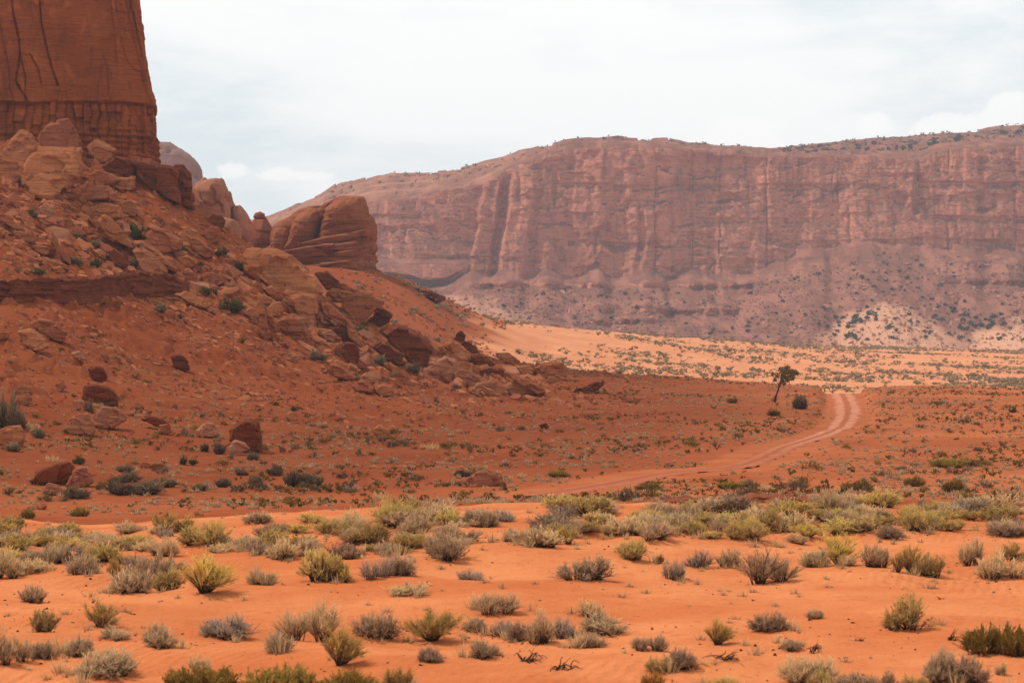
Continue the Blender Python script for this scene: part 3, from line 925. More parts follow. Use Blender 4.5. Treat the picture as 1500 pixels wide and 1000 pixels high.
# the bedded outcrop on the skirt hill, the balanced rock and the domes behind the slope
D0 = 610
landmark('rock_outcrop', [
    pillow_mesh([(396, 352), (404, 333), (428, 322), (445, 312), (470, 306), (484, 300), (500, 294), (531, 293), (545, 330), (546, 392), (500, 405), (398, 398)], D0 + 7, 15, 26, 100, 5.0, strata=0.006, amp=0.02, tilt=(-0.12, 0)),
    pillow_mesh([(474, 330), (480, 305), (497, 293), (515, 290), (531, 291), (532, 303), (541, 316), (549, 327), (548, 343), (541, 350), (546, 366), (540, 380), (530, 385), (480, 385), (466, 360)], D0, 14, 22, 101, 4.2, strata=0.012, amp=0.035, tilt=(-0.12, 0)),
    pillow_mesh([(428, 345), (430, 325), (442, 312), (458, 305), (470, 307), (476, 315), (474, 332), (468, 360), (458, 385), (430, 392), (415, 372)], D0 + 1, 14, 20, 102, 3.0, strata=0.007, amp=0.038),
    pillow_mesh([(478, 322), (484, 302), (500, 291), (522, 290), (532, 296), (522, 314), (505, 326), (487, 330)], D0 - 5, 9, 10, 103, 2.6, amp=0.036),
    pillow_mesh([(398, 350), (404, 331), (414, 325), (428, 326), (436, 336), (440, 370), (432, 395), (396, 385)], D0 + 2, 12, 18, 104, 2.8, amp=0.038, strata=0.006),
    pillow_mesh([(440, 360), (480, 349), (520, 343), (547, 337), (551, 345), (546, 356), (500, 364), (450, 372)], D0, 17, 20, 105, 6.0, strata=0.010, amp=0.02, tilt=(-0.14, 0), nr=24, na=150),
    pillow_mesh([(418, 372), (460, 364), (510, 358), (543, 352), (548, 361), (543, 371), (500, 379), (440, 388)], D0 + 1, 19.5, 20, 106, 6.0, strata=0.010, amp=0.02, tilt=(-0.14, 0), nr=24, na=150),
    pillow_mesh([(408, 384), (450, 378), (510, 371), (546, 366), (549, 378), (545, 388), (500, 396), (430, 398)], D0 + 1, 20.5, 20, 107, 6.0, strata=0.010, amp=0.02, tilt=(-0.14, 0), nr=24, na=150),
    pillow_mesh([(405, 394), (460, 391), (520, 384), (545, 381), (549, 390), (540, 404), (480, 412), (415, 410)], D0 + 1, 22.5, 20, 108, 6.0, strata=0.010, amp=0.02, tilt=(-0.14, 0), nr=24, na=150)],
    xyz(480, 400, D0), M['outcrop'], 'bedded red outcrop with a rounded three-lobed top in front of the mesa', 'outcrop')
landmark('balanced_rock', [
    pillow_mesh([(361, 350), (366, 334), (372, 322), (389, 319), (396, 332), (404, 345), (410, 368), (400, 395), (365, 390)], D0 + 14, 8, 12, 111, 2.3, amp=0.025, strata=0.004),
    pillow_mesh([(371, 318), (374, 312), (381, 310), (388, 313), (389, 319), (383, 324), (374, 323)], D0 + 14, 2.0, 2.0, 112, 2.1, na=48, nr=14, amp=0.03)],
    xyz(384, 370, D0 + 14), M['outcrop'], 'cone-shaped knob with a small boulder balanced on its tip', 'rock pinnacle')
landmark('rock_dome', [
    pillow_mesh([(278, 300), (284, 270), (294, 264), (310, 259), (322, 259), (328, 266), (334, 283), (340, 300), (344, 330), (340, 360), (280, 350)], 560, 14, 20, 121, 2.5, amp=0.02),
    pillow_mesh([(312, 335), (316, 322), (330, 318), (345, 322), (352, 335), (352, 352), (340, 372), (312, 362)], 548, 8, 10, 122, 2.6, amp=0.025),
    pillow_mesh([(338, 330), (343, 303), (352, 301), (358, 308), (366, 322), (369, 338), (364, 352), (345, 365)], 566, 8, 10, 123, 2.5, amp=0.025)],
    xyz(315, 350, 560), M['dome'], 'smooth pink sandstone dome with lower knobs, behind the boulder slope', 'rock dome')
landmark('distant_dome', [
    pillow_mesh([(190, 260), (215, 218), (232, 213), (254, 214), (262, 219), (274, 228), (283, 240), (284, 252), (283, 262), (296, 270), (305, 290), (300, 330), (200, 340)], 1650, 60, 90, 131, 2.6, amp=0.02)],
    xyz(250, 300, 1650), M['fardome'], 'hazy mauve dome half hidden behind the butte corner', 'rock dome', 'structure')


def ledge(name, pts, d, thick, label, cat, mat, seed, layers=7, kind=None):
    """outcropping band of thin beds: pts = (u, v top, v bottom)"""
    p = np.array(pts, float)
    L = np.ptp(p[:, 0]) / F * float(np.mean(d))
    n, m = max(60, int(L / 0.09)), 44
    n = min(n, 420)
    u = np.linspace(p[0, 0], p[-1, 0], n)
    top = np.interp(u, p[:, 0], p[:, 1]) + 4.5 * fbm(u / 11, u * 0, oct=4, seed=seed)
    bot = np.interp(u, p[:, 0], p[:, 2]) + 2.0 * fbm(u / 14, u * 0 + 5, oct=3, seed=seed + 1)
    dd = np.interp(u, p[:, 0], d) if np.ndim(d) > 0 else np.full(n, float(d))
    t = np.linspace(0, 1, m)
    U, T = np.meshgrid(u, t, indexing='ij')
    DD = np.repeat(dd[:, None], m, 1)
    zt = ((500 - top) / F * dd)[:, None]
    zb = ((500 - bot) / F * dd)[:, None]
    face = sstep(0.12, 0.22, T)
    X = (U - 750) / F * DD
    Z = zt + (zb - zt) * np.clip((T - 0.16) / 0.84, 0, 1)
    back = np.where(T < 0.16, (0.16 - T) / 0.16, 0.0)
    hgt = float(np.mean(zt - zb))
    lay = _hash(np.floor(T * layers + 0.5 * fbm(X / 3, T * 0, oct=2, seed=seed + 2)), np.floor(X / (0.9 * hgt) + 3 * _hash(np.floor(T * layers), T * 0, T * 0, seed)), T * 0, seed + 3)
    rel = 0.26 * hgt * lay + 0.38 * hgt * fbm(X / (1.6 * hgt), Z / hgt, oct=4, seed=seed + 4) + 0.10 * hgt * fbm(X / (0.3 * hgt), Z / (0.12 * hgt), oct=3, seed=seed + 6)
    end = np.minimum(1, np.minimum((U - u[0]), (u[-1] - U)) / (0.06 * np.ptp(u)))
    Y = DD - (thick * (0.15 + 1.15 * (np.floor(T * layers + 0.6 * fbm(X / 4, T * 0, oct=2, seed=seed + 8)) / layers) + 0.12 * T) + rel) * face * end + back * thick * 2.5 + (1 - end) * thick
    Z = Z + back * 0.0 + 0.1 * hgt * (1 - face) * fbm(X / 2, Y / 2, oct=3, seed=seed + 7)
    base = np.array([X.mean(), DD.mean(), Z.min()])
    V = np.stack([X, Y, Z], -1).reshape(-1, 3)
    o = mesh_obj(name, V - base, grid_faces(n, m), mat)
    o.location = base
    return tag(o, label, cat, kind=kind)


LP = [(-40, 412, 452), (0, 411, 446), (60, 408, 443), (120, 409, 446), (160, 403, 442), (215, 401, 436), (250, 405, 434), (276, 416, 432)]
ledge('rock_ledge', LP, smooth1(np.array([ground(q[0], q[2])[1] for q in LP]), 1, 0) + 0.5, 1.1, 'long dark red ledge of thin layered beds crossing the slope under the slabs', 'rock ledge', M['ledge'], 201)
ledge('rock_ledge', [(545, 432, 440), (580, 427, 438), (610, 424, 435), (632, 428, 436), (652, 436, 441)], 606, 4.0,
      'thin dark ledge on the hill skirt below the bedded outcrop', 'rock ledge', M['ledge'], 211, 4)
gb = ground(1080, 742, 70, 200)[1]
ledge('wash_bank', [(975, 735, 746), (1010, 731, 748), (1045, 734, 749), (1090, 729, 744), (1140, 728, 742), (1180, 732, 740), (1215, 733, 737)], gb - 0.5, 0.7,
      'low dark red cut bank behind the yellow-green shrub band', 'earth bank', M['ledge'], 221, 3)
gc = ground(860, 575, 120, 360)[1]
ledge('rock_ledge', [(815, 584, 590), (835, 576, 587), (850, 569, 582), (868, 562, 576), (885, 556, 565)], gc - 0.5, 0.8,
      'small dark broken ledge on the flat beyond the last boulders', 'rock ledge', M['ledge'], 231, 3)

# traced boulders: (kind, outline px, label)
r, k_, w_ = 'rock', 'darkrock', 'palerock'
ROCKS = [
 (r, [(-14, 262), (-10, 225), (10, 208), (32, 191), (46, 197), (56, 214), (44, 240), (36, 252), (22, 268)], 'rounded brown boulder shouldering the giant block beside the cliff foot'),
 (r, [(52, 214), (58, 192), (67, 181), (104, 175), (114, 190), (121, 208), (120, 222), (90, 226), (56, 224)], 'layered cap block on top of the giant block under the butte cliff'),
 (r, [(26, 240), (34, 222), (48, 212), (90, 216), (122, 214), (124, 250), (98, 273), (72, 291), (32, 277)], 'giant broad-faced block under the butte cliff, biggest rock high on the slope'),
 (r, [(128, 215), (140, 204), (172, 218), (161, 234), (150, 237), (137, 228)], 'tilted orange block just above the dark overhanging block by the cliff foot'),
 (k_, [(150, 244), (170, 227), (190, 232), (201, 247), (198, 259), (165, 251)], 'dark overhanging block between the giant block and the grooved ridge'),
 (r, [(122, 258), (140, 247), (160, 252), (177, 262), (165, 269), (130, 270)], 'upper flat plate of the stacked slabs beside the giant block'),
 (r, [(98, 285), (104, 278), (125, 268), (160, 270), (174, 282), (172, 289), (140, 292), (110, 295)], 'wide lower plate of the stacked slabs beside the giant block'),
 (r, [(158, 270), (170, 258), (198, 259), (197, 276), (178, 280)], 'square-ended block lying on the right end of the stacked plates'),
 (k_, [(196, 230), (222, 231), (236, 240), (240, 268), (232, 280), (214, 264)], 'inner rib of the grooved ridge under the butte corner'),
 (k_, [(226, 240), (250, 243), (262, 252), (264, 296), (246, 287), (230, 276)], 'middle rib of the grooved ridge under the butte corner'),
 (k_, [(252, 243), (268, 241), (278, 255), (283, 272), (284, 303), (262, 299), (256, 270)], 'end rib of the grooved ridge standing against the sky'),
 (r, [(176, 297), (192, 291), (201, 297), (198, 316), (181, 311)], 'squat block in the dark gap under the stacked plates'),
 (r, [(130, 302), (150, 296), (176, 300), (180, 318), (150, 320), (132, 316)], 'low wide block under the stacked plates'),
 (r, [(-8, 304), (12, 316), (34, 333), (36, 338), (20, 335), (-6, 322)], 'long orange slab sliding down at the very edge of the slope, upper of two'),
 (r, [(-6, 328), (18, 342), (11, 346), (-6, 340)], 'short slab under the long orange slab at the edge of the slope'),
 (r, [(19, 337), (36, 341), (53, 352), (54, 357), (40, 354), (22, 344)], 'flat orange slab just below the long slab at the slope edge'),
 (r, [(48, 361), (55, 357), (70, 361), (73, 370), (66, 374), (52, 367)], 'short pale-topped slab, third down the chain of slabs above the dark ledge'),
 (w_, [(56, 303), (66, 297), (81, 300), (83, 318), (74, 322), (60, 316)], 'smooth tan boulder beside a blue-green bush below the giant block'),
 (r, [(80, 318), (90, 316), (110, 329), (128, 344), (118, 346), (92, 339)], 'broad smooth slab sloping right below the tan boulder'),
 (r, [(69, 345), (75, 340), (89, 356), (106, 375), (105, 388), (92, 381), (78, 363)], 'long curved slab with a hollow face above the thin slabs'),
 (r, [(60, 374), (70, 375), (95, 387), (106, 394), (98, 395), (66, 382)], 'thin knife-like slab above the dark ledge with shade under it'),
 (r, [(77, 392), (88, 390), (97, 397), (95, 402), (82, 398)], 'small flat slab below the knife-like slab'),
 (r, [(88, 405), (100, 400), (110, 404), (104, 410), (95, 410)], 'small flat slab lying right on the dark ledge'),
 (r, [(139, 323), (150, 314), (160, 320), (180, 339), (198, 357), (198, 364), (190, 363), (160, 348), (145, 336)], 'longest smooth log-shaped slab in the middle of the upper slope'),
 (r, [(137, 316), (150, 310), (170, 311), (176, 320), (160, 323)], 'flat cap rock at the top end of the log-shaped slab'),
 (k_, [(154, 366), (166, 362), (180, 371), (189, 385), (184, 392), (165, 383)], 'dark-sided slab next to the big leaning slab above the ledge'),
 (r, [(136, 367), (146, 364), (158, 371), (156, 380), (145, 377)], 'rounded red stone left of the dark-sided slab'),
 (r, [(192, 366), (198, 361), (206, 362), (228, 375), (245, 395), (243, 401), (232, 400), (210, 394)], 'big broad leaning slab above the end of the dark ledge'),
 (r, [(196, 354), (206, 354), (248, 379), (263, 393), (260, 399), (240, 389), (215, 373)], 'narrow slab propped on the back of the big leaning slab'),
 (r, [(208, 341), (225, 333), (240, 337), (267, 352), (265, 363), (250, 369), (235, 370), (217, 363)], 'split grey-brown boulder below the green bushes of the upper slope'),
 (r, [(261, 343), (275, 332), (289, 338), (287, 347), (276, 351), (270, 357)], 'wedge block above the long tilted brick-shaped slab'),
 (r, [(274, 353), (283, 347), (295, 353), (313, 368), (312, 377), (302, 379), (285, 368)], 'tilted brick-shaped slab halfway up, clean grey face to the front'),
 (r, [(299, 341), (310, 330), (321, 333), (322, 353), (312, 354), (302, 349)], 'upright rounded block near the skyline beside the tilted brick slab'),
 (k_, [(302, 321), (312, 313), (325, 316), (331, 325), (328, 333), (318, 331)], 'dark overhanging block on the skyline in front of the pink dome'),
 (r, [(259, 378), (275, 375), (289, 384), (281, 391), (266, 389)], 'low block between green bushes under the tilted brick slab'),
 (r, [(294, 403), (310, 397), (328, 404), (332, 412), (318, 416), (300, 413)], 'broad low boulder above the green bushes in mid slope'),
 (r, [(264, 398), (276, 392), (290, 403), (289, 411), (276, 412)], 'small tilted slab just beyond the end of the dark ledge'),
 (r, [(333, 411), (342, 405), (343, 414)], 'small round stone left of the massive leaning slab'),
 (r, [(255, 432), (268, 424), (300, 438), (312, 446), (300, 450), (272, 442)], 'narrow slab pointing down slope below the end of the dark ledge'),
 (r, [(356, 377), (365, 366), (402, 367), (430, 378), (452, 392), (470, 407), (478, 427), (455, 437), (415, 431), (393, 420), (360, 396)], 'massive flat-topped leaning slab, biggest boulder in mid slope'),
 (r, [(384, 421), (398, 418), (419, 434), (405, 441)], 'diamond-shaped plate under the massive slab'),
 (r, [(418, 437), (441, 429), (462, 432), (467, 449), (463, 473), (455, 476), (438, 464)], 'fluted pedestal block standing under the end of the massive slab'),
 (r, [(389, 453), (398, 442), (410, 442), (416, 452), (408, 461), (394, 461)], 'round-topped stone in the rubble below the massive slab'),
 (r, [(375, 435), (386, 430), (400, 436), (398, 444), (383, 445)], 'flat stone tucked below the front edge of the massive slab'),
 (r, [(360, 456), (380, 440), (386, 452), (376, 473), (368, 471)], 'leaning plate left of the upright splinters'),
 (r, [(380, 456), (387, 452), (394, 490), (386, 498), (382, 480)], 'tall thin upright splinter, left one of a pair'),
 (r, [(392, 457), (399, 463), (408, 490), (404, 501), (396, 493)], 'tall thin upright splinter, right one of a pair'),
 (r, [(404, 471), (427, 458), (446, 467), (458, 490), (452, 501), (430, 498)], 'striped slab tilted against the splinters'),
 (r, [(465, 434), (480, 446), (500, 459), (521, 480), (526, 491), (510, 486), (480, 463), (468, 456)], 'long smooth ramp-like slab running down right of the pedestal'),
 (r, [(475, 431), (490, 420), (506, 424), (521, 430), (500, 441), (480, 441)], 'pale-topped flat block right of the massive slab'),
 (k_, [(461, 400), (480, 396), (496, 410), (495, 421), (478, 422), (472, 413)], 'dark layered block peeping out behind the massive slab'),
 (r, [(497, 446), (508, 435), (520, 430), (546, 433), (563, 442), (553, 457), (535, 468), (528, 476), (514, 463)], 'big square weathered block on the ridge line of boulders'),
 (k_, [(533, 469), (560, 451), (575, 460), (572, 471), (555, 478)], 'dark hollow slab just below the square weathered block'),
 (r, [(494, 413), (505, 416), (520, 426), (525, 432), (512, 429), (498, 421)], 'thin dark slab on the skyline above the square weathered block'),
 (k_, [(488, 481), (498, 472), (509, 477), (508, 498), (495, 500)], 'upright red chunk left of the gap with green bushes'),
 (w_, [(471, 488), (485, 481), (493, 491), (489, 500), (478, 498)], 'pale egg-shaped stone left of the upright red chunk'),
 (r, [(507, 479), (520, 484), (533, 499), (539, 509), (530, 507), (510, 491)], 'narrow slab with deep shade under it, beside green bushes'),
 (k_, [(496, 508), (508, 501), (520, 502), (527, 512), (526, 531), (518, 534), (506, 524)], 'dark cube-like block with a flat top at the foot of the boulder ridge'),
 (w_, [(525, 520), (535, 513), (548, 524), (549, 537), (530, 533)], 'pale rounded boulder right of the dark cube-like block'),
 (k_, [(545, 508), (555, 499), (568, 502), (591, 520), (593, 531), (585, 534), (568, 526), (552, 515)], 'dark oval slab resting in front of the great dark block'),
 (k_, [(556, 484), (575, 472), (585, 473), (610, 485), (626, 500), (633, 516), (631, 531), (617, 539), (600, 526), (584, 511)], 'great dark wedge block on the lower boulder ridge'),
 (r, [(612, 486), (622, 490), (640, 514), (642, 527), (634, 530), (628, 505)], 'narrow leaning slab on the far side of the great dark wedge block'),
 (w_, [(529, 551), (540, 543), (556, 543), (560, 554), (545, 560), (532, 559)], 'pale split cap stone lying on a darker base'),
 (r, [(516, 565), (530, 557), (549, 567), (546, 574), (520, 571)], 'low red stone left of the pair below the pale split cap'),
 (r, [(548, 569), (560, 562), (576, 564), (578, 579), (560, 581), (550, 575)], 'low red stone right of the pair below the pale split cap'),
 (r, [(470, 544), (485, 532), (500, 537), (521, 552), (512, 558), (490, 552)], 'smooth low slab at the foot of the slope, grey bush in front'),
 (r, [(479, 528), (495, 525), (509, 533), (513, 543), (500, 541)], 'rounded ledge stone behind the smooth low slab'),
 (w_, [(616, 553), (619, 541), (632, 532), (640, 524), (652, 519), (669, 528), (673, 543), (664, 556), (645, 561), (632, 560)], 'big smooth pink triangular boulder at the foot of the ridge'),
 (w_, [(663, 546), (672, 540), (690, 542), (699, 552), (695, 559), (680, 559), (668, 554)], 'lower smooth pink boulder touching the triangular one'),
 (k_, [(664, 498), (670, 487), (676, 484), (682, 490), (680, 499), (672, 503)], 'small knob rock perched on the ridge line against the sunny sand'),
 (r, [(649, 506), (660, 497), (672, 499), (691, 518), (693, 527), (685, 531), (670, 518)], 'long tan slab sloping down from the perched knob'),
 (k_, [(674, 504), (682, 498), (696, 506), (704, 516), (695, 519), (682, 513)], 'dark plate behind the long tan slab of the perched knob'),
 (k_, [(690, 520), (705, 517), (731, 532), (734, 538), (715, 539), (695, 533)], 'dark-sided slab in the toe of the boulder ridge'),
 (k_, [(699, 541), (720, 536), (739, 542), (741, 554), (725, 556), (710, 552)], 'dark square-sided block above the long flat slabs'),
 (r, [(671, 521), (683, 522), (691, 540), (680, 543), (673, 541)], 'narrow dark stone between the tan slab and the pink boulders'),
 (w_, [(689, 546), (700, 549), (716, 557), (708, 562), (698, 559)], 'curled thin slab right of the lower pink boulder'),
 (w_, [(684, 572), (700, 561), (720, 559), (742, 566), (741, 575), (700, 578)], 'flat pale slab with black shade beneath, left one of two in line'),
 (w_, [(740, 564), (752, 558), (770, 563), (784, 570), (781, 575), (755, 578), (742, 574)], 'flat pale slab with black shade beneath, right one of two in line'),
 (r, [(738, 543), (750, 546), (780, 561), (798, 568), (799, 575), (790, 578), (770, 566), (748, 552)], 'long low snout-like rock at the very end of the boulder ridge'),
 (r, [(784, 539), (795, 532), (826, 530), (832, 540), (831, 554), (820, 557), (800, 553), (786, 551)], 'big rounded loaf-shaped boulder, last on the ridge'),
 (w_, [(798, 557), (808, 551), (818, 556), (810, 561)], 'small pale stone in front of the loaf-shaped boulder'),
 (r, [(754, 536), (775, 532), (786, 545), (781, 553), (765, 549)], 'broken tan block left of the loaf-shaped boulder'),
 (r, [(726, 517), (745, 517), (761, 528), (752, 533), (730, 525)], 'low slab on the ridge top above the broken tan block'),
 (r, [(26, 485), (45, 482), (62, 492), (73, 505), (62, 511), (48, 512), (32, 504)], 'smooth oval boulder in the cluster on the left slope, front one'),
 (r, [(46, 473), (58, 466), (75, 469), (83, 475), (70, 481), (62, 488), (52, 479)], 'flat-backed boulder at the top of the cluster on the left slope'),
 (r, [(65, 486), (84, 474), (98, 488), (94, 501), (80, 497)], 'rounded boulder at the right of the cluster on the left slope'),
 (r, [(-6, 488), (17, 485), (11, 495), (-4, 499)], 'half-seen flat rock at the frame edge beside the boulder cluster'),
 (w_, [(103, 518), (117, 513), (128, 525), (115, 529)], 'pale diamond-shaped stone among rubble on the left slope'),
 (r, [(146, 520), (155, 516), (161, 525), (157, 530)], 'small tan plate right of the pale diamond-shaped stone'),
 (k_, [(129, 541), (140, 535), (152, 537), (159, 552), (150, 559), (134, 551)], 'dark hollowed rock right of the rubble on the left slope'),
 (k_, [(120, 586), (124, 565), (140, 562), (165, 569), (174, 578), (176, 594), (155, 595), (124, 591)], 'dark grey-topped block above the pink pair on the lower slope'),
 (w_, [(91, 629), (105, 612), (115, 603), (131, 603), (139, 627), (137, 636), (100, 637)], 'pink triangular boulder, left of the pair on the lower slope'),
 (w_, [(135, 611), (148, 593), (168, 596), (183, 608), (185, 614), (165, 625), (152, 629), (138, 621)], 'pink overhanging boulder, right of the pair on the lower slope'),
 (r, [(-6, 633), (10, 625), (30, 623), (36, 634), (33, 651), (10, 653), (-4, 649)], 'cracked red boulder in front of the big dark bush'),
 (r, [(20, 573), (35, 561), (46, 567), (48, 576), (25, 578)], 'upper red stone above the big dark bush at the frame edge'),
 (r, [(21, 589), (30, 579), (45, 576), (49, 590), (35, 594)], 'lower red stone touching the big dark bush at the frame edge'),
 (r, [(79, 562), (92, 557), (98, 567), (88, 574)], 'small round pale red stone up slope of the pink pair'),
 (k_, [(40, 701), (60, 687), (85, 677), (100, 675), (109, 684), (107, 701), (98, 707), (65, 710), (44, 708)], 'dark block with a black shaded end at the slope foot'),
 (w_, [(96, 711), (105, 696), (118, 683), (127, 686), (139, 704), (130, 711), (110, 713)], 'pale layered cone-shaped stone beside the dark block'),
 (w_, [(61, 715), (72, 707), (90, 712), (99, 722), (85, 725), (65, 721)], 'flat pale stone in front of the dark block'),
 (r, [(218, 683), (226, 677), (240, 679), (246, 686), (225, 689)], 'flat round pancake stone on the sandy rise'),
 (r, [(204, 681), (212, 676), (221, 679), (220, 684), (208, 685)], 'smaller stone touching the pancake stone'),
 (r, [(38, 743), (55, 736), (71, 739), (65, 746)], 'flat red stone near the shrubs at the slope foot'),
 (k_, [(204, 613), (220, 606), (235, 611), (246, 620), (250, 629), (235, 625)], 'low dark rock right of the pink overhanging boulder'),
 (k_, [(334, 644), (338, 624), (348, 617), (367, 611), (378, 618), (383, 640), (384, 660), (373, 663), (358, 660)], 'lone dark upright cube of rock on the flat'),
 (w_, [(331, 655), (345, 644), (358, 649), (366, 657), (345, 666), (333, 664)], 'rounded pale red stone at the foot of the lone dark cube'),
 (w_, [(287, 631), (300, 619), (315, 620), (329, 632), (320, 638), (305, 641), (290, 638)], 'cracked cream-coloured rock left of the lone dark cube'),
 (r, [(230, 632), (234, 622), (246, 621), (253, 632), (240, 636)], 'tilted red stone between the low dark rock and the cream rock'),
 (w_, [(672, 705), (685, 695), (710, 689), (735, 696), (744, 706), (720, 712), (690, 712)], 'flat pink slab lying alone on the open flat'),
 (r, [(417, 609), (424, 601), (434, 604), (437, 614), (424, 615)], 'small red stone alone on the bare slope right of the lone cube'),
 (k_, [(250, 522), (262, 518), (275, 527), (278, 542), (265, 543), (253, 535)], 'single notched rock on the bare gravel slope'),
 (r, [(903, 578), (920, 579), (941, 583), (930, 589), (915, 587)], 'thin tilted slab on the flat right of the boulder ridge'),
 (k_, [(789, 622), (800, 619), (806, 626), (795, 628)], 'small dark stone on the flat below the boulder ridge'),
 (r, [(545, 630), (556, 621), (572, 628), (574, 640), (556, 642)], 'knobby red stone pile on the flat left of center'),
]
for i, (mt, ol, lab) in enumerate(ROCKS):
    uc = sum(p[0] for p in ol) / len(ol)
    vb = max(p[1] for p in ol)
    g = ground(uc, vb, 110, 392)
    wpx = max(p[0] for p in ol) - min(p[0] for p in ol)
    base, P, Fc = traced_rock(ol, g[1] + 0.10 * wpx / F * g[1], 500 + i * 7, lean=-0.22 if mt == 'darkrock' else 0.26)
    o = mesh_obj('boulder', P, Fc, M[mt], smooth=False)
    o.location = base
    tag(o, lab, 'boulder', 'boulders on the talus slope')

# ------------------------------------------------------------------ shrubs
def ribbons(P0, P1, P2, w0, w1, r, tvals):
    """two-segment tapered ribbons through P0-P1-P2, facing random ways"""
    n = len(P0)
    d = P2 - P0
    side = np.cross(d, r.normal(size=(n, 3)))
    side /= np.linalg.norm(side, axis=1)[:, None] + 1e-9
    a, b = side * w0[:, None] * 0.5, side * (0.75 * w0 + 0.25 * w1)[:, None] * 0.5
    e = side * w1[:, None] * 0.5
    V = np.stack([P0 - a, P0 + a, P1 - b, P1 + b, P2 - e, P2 + e], 1).reshape(-1, 3)
    i = np.arange(n)[:, None] * 6
    F_ = np.concatenate([i + np.array([[0, 1, 3, 2]]), i + np.array([[2, 3, 5, 4]])])
    t = np.repeat(np.stack([tvals[0], tvals[0], tvals[1], tvals[1], tvals[2], tvals[2]], 1), 1, 0).reshape(-1)
    return V, F_, t


# kind: material, height, spread power, stems, twigs, leaves, twig width, leaf size, uprightness, base radius, gap
KINDS = {
    'grey':   dict(mat='grey', h=0.52, ns=60, nt=1500, nl=700, tw=0.011, ls=0.030, up=0.30, base=0.20, bark=0.018),
    'silver': dict(mat='silver', h=0.46, ns=60, nt=900, nl=200, tw=0.010, ls=0.022, up=0.30, base=0.24, bark=0.014),
    'tan':    dict(mat='tan', h=0.62, ns=60, nt=1500, nl=400, tw=0.010, ls=0.028, up=0.55, base=0.20, bark=0.014),
    'yellow': dict(mat='yellow', h=0.92, ns=34, nt=1500, nl=700, tw=0.010, ls=0.030, up=0.75, base=0.05, bark=0.026),
    'green':  dict(mat='green', h=0.66, ns=50, nt=1300, nl=1100, tw=0.011, ls=0.036, up=0.55, base=0.16, bark=0.020),
    'olive':  dict(mat='olive', h=0.42, ns=70, nt=1700, nl=1200, tw=0.010, ls=0.026, up=0.65, base=0.34, bark=0.012),
    'leaf':   dict(mat='leaf', h=0.62, ns=30, nt=600, nl=1000, tw=0.014, ls=0.055, up=0.35, base=0.18, bark=0.022),
    'sage':   dict(mat='sage', h=0.58, ns=40, nt=800, nl=800, tw=0.013, ls=0.045, up=0.35, base=0.20, bark=0.020),
    'dusk':   dict(mat='dusk', h=0.50, ns=60, nt=1400, nl=800, tw=0.012, ls=0.032, up=0.32, base=0.20, bark=0.018),
    'orange': dict(mat='orange', h=0.60, ns=40, nt=900, nl=700, tw=0.012, ls=0.032, up=0.55, base=0.15, bark=0.016),
}


def make_shrub(kind, seed, lod=1.0):
    """a crown of one to four overlapping sub-crowns of different size, some of them half dead"""
    r = np.random.default_rng(seed + 5000)
    K = KINDS[kind]
    n = int(r.integers(1, 3)) if kind == 'yellow' else int(r.integers(2, 5))
    fols, stms, hm = [], [], 0
    a0 = r.uniform(0, 6.283)
    for i in range(n):
        s = 1.0 if n == 1 else r.uniform(0.5, 0.82)
        a = a0 + i * 6.283 / n + r.uniform(-0.6, 0.6)
        off = 0.0 if n == 1 else (0.5 - 0.44 * s) * r.uniform(0.6, 1.15)
        fz = r.uniform(0.7, 1.15)
        dens = r.uniform(0.30, 1.0)
        (FV, FF, Ft, Fr), (SV, SF, St, Sr) = crown(kind, seed * 13 + i, lod * dens * (1.0 if n == 1 else 1.5 / n))
        sc_ = np.array([s, s * r.uniform(0.8, 1.1), s * fz])
        sh = np.array([math.cos(a) * off, math.sin(a) * off, 0])
        fols.append((FV * sc_ + sh, FF, Ft, Fr * 0.7 + 0.3 * r.uniform()))
        stms.append((SV * sc_ + sh, SF, St, Sr))

    def merge(L):
        V, F_, t_, r_, c = [], [], [], [], 0
        for (v, f, t1, r1) in L:
            V.append(v); F_.append(f + c); t_.append(t1); r_.append(r1); c += len(v)
        return np.concatenate(V), np.concatenate(F_), np.concatenate(t_), np.concatenate(r_)
    FV, FF, Ft, Fr = merge(fols)
    SV, SF, St, Sr = merge(stms)
    ex = max(np.percentile(np.abs(FV[:, 0]), 98), np.percentile(np.abs(FV[:, 1]), 98)) * 2
    FV[:, :2] /= ex
    SV[:, :2] /= ex
    hh = np.percentile(FV[:, 2], 98)
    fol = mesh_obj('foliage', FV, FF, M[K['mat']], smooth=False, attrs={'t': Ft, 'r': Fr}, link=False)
    stm = mesh_obj('stems', SV, SF, M['bark'], smooth=False, attrs={'t': St, 'r': Sr}, link=False)
    return fol, stm, hh


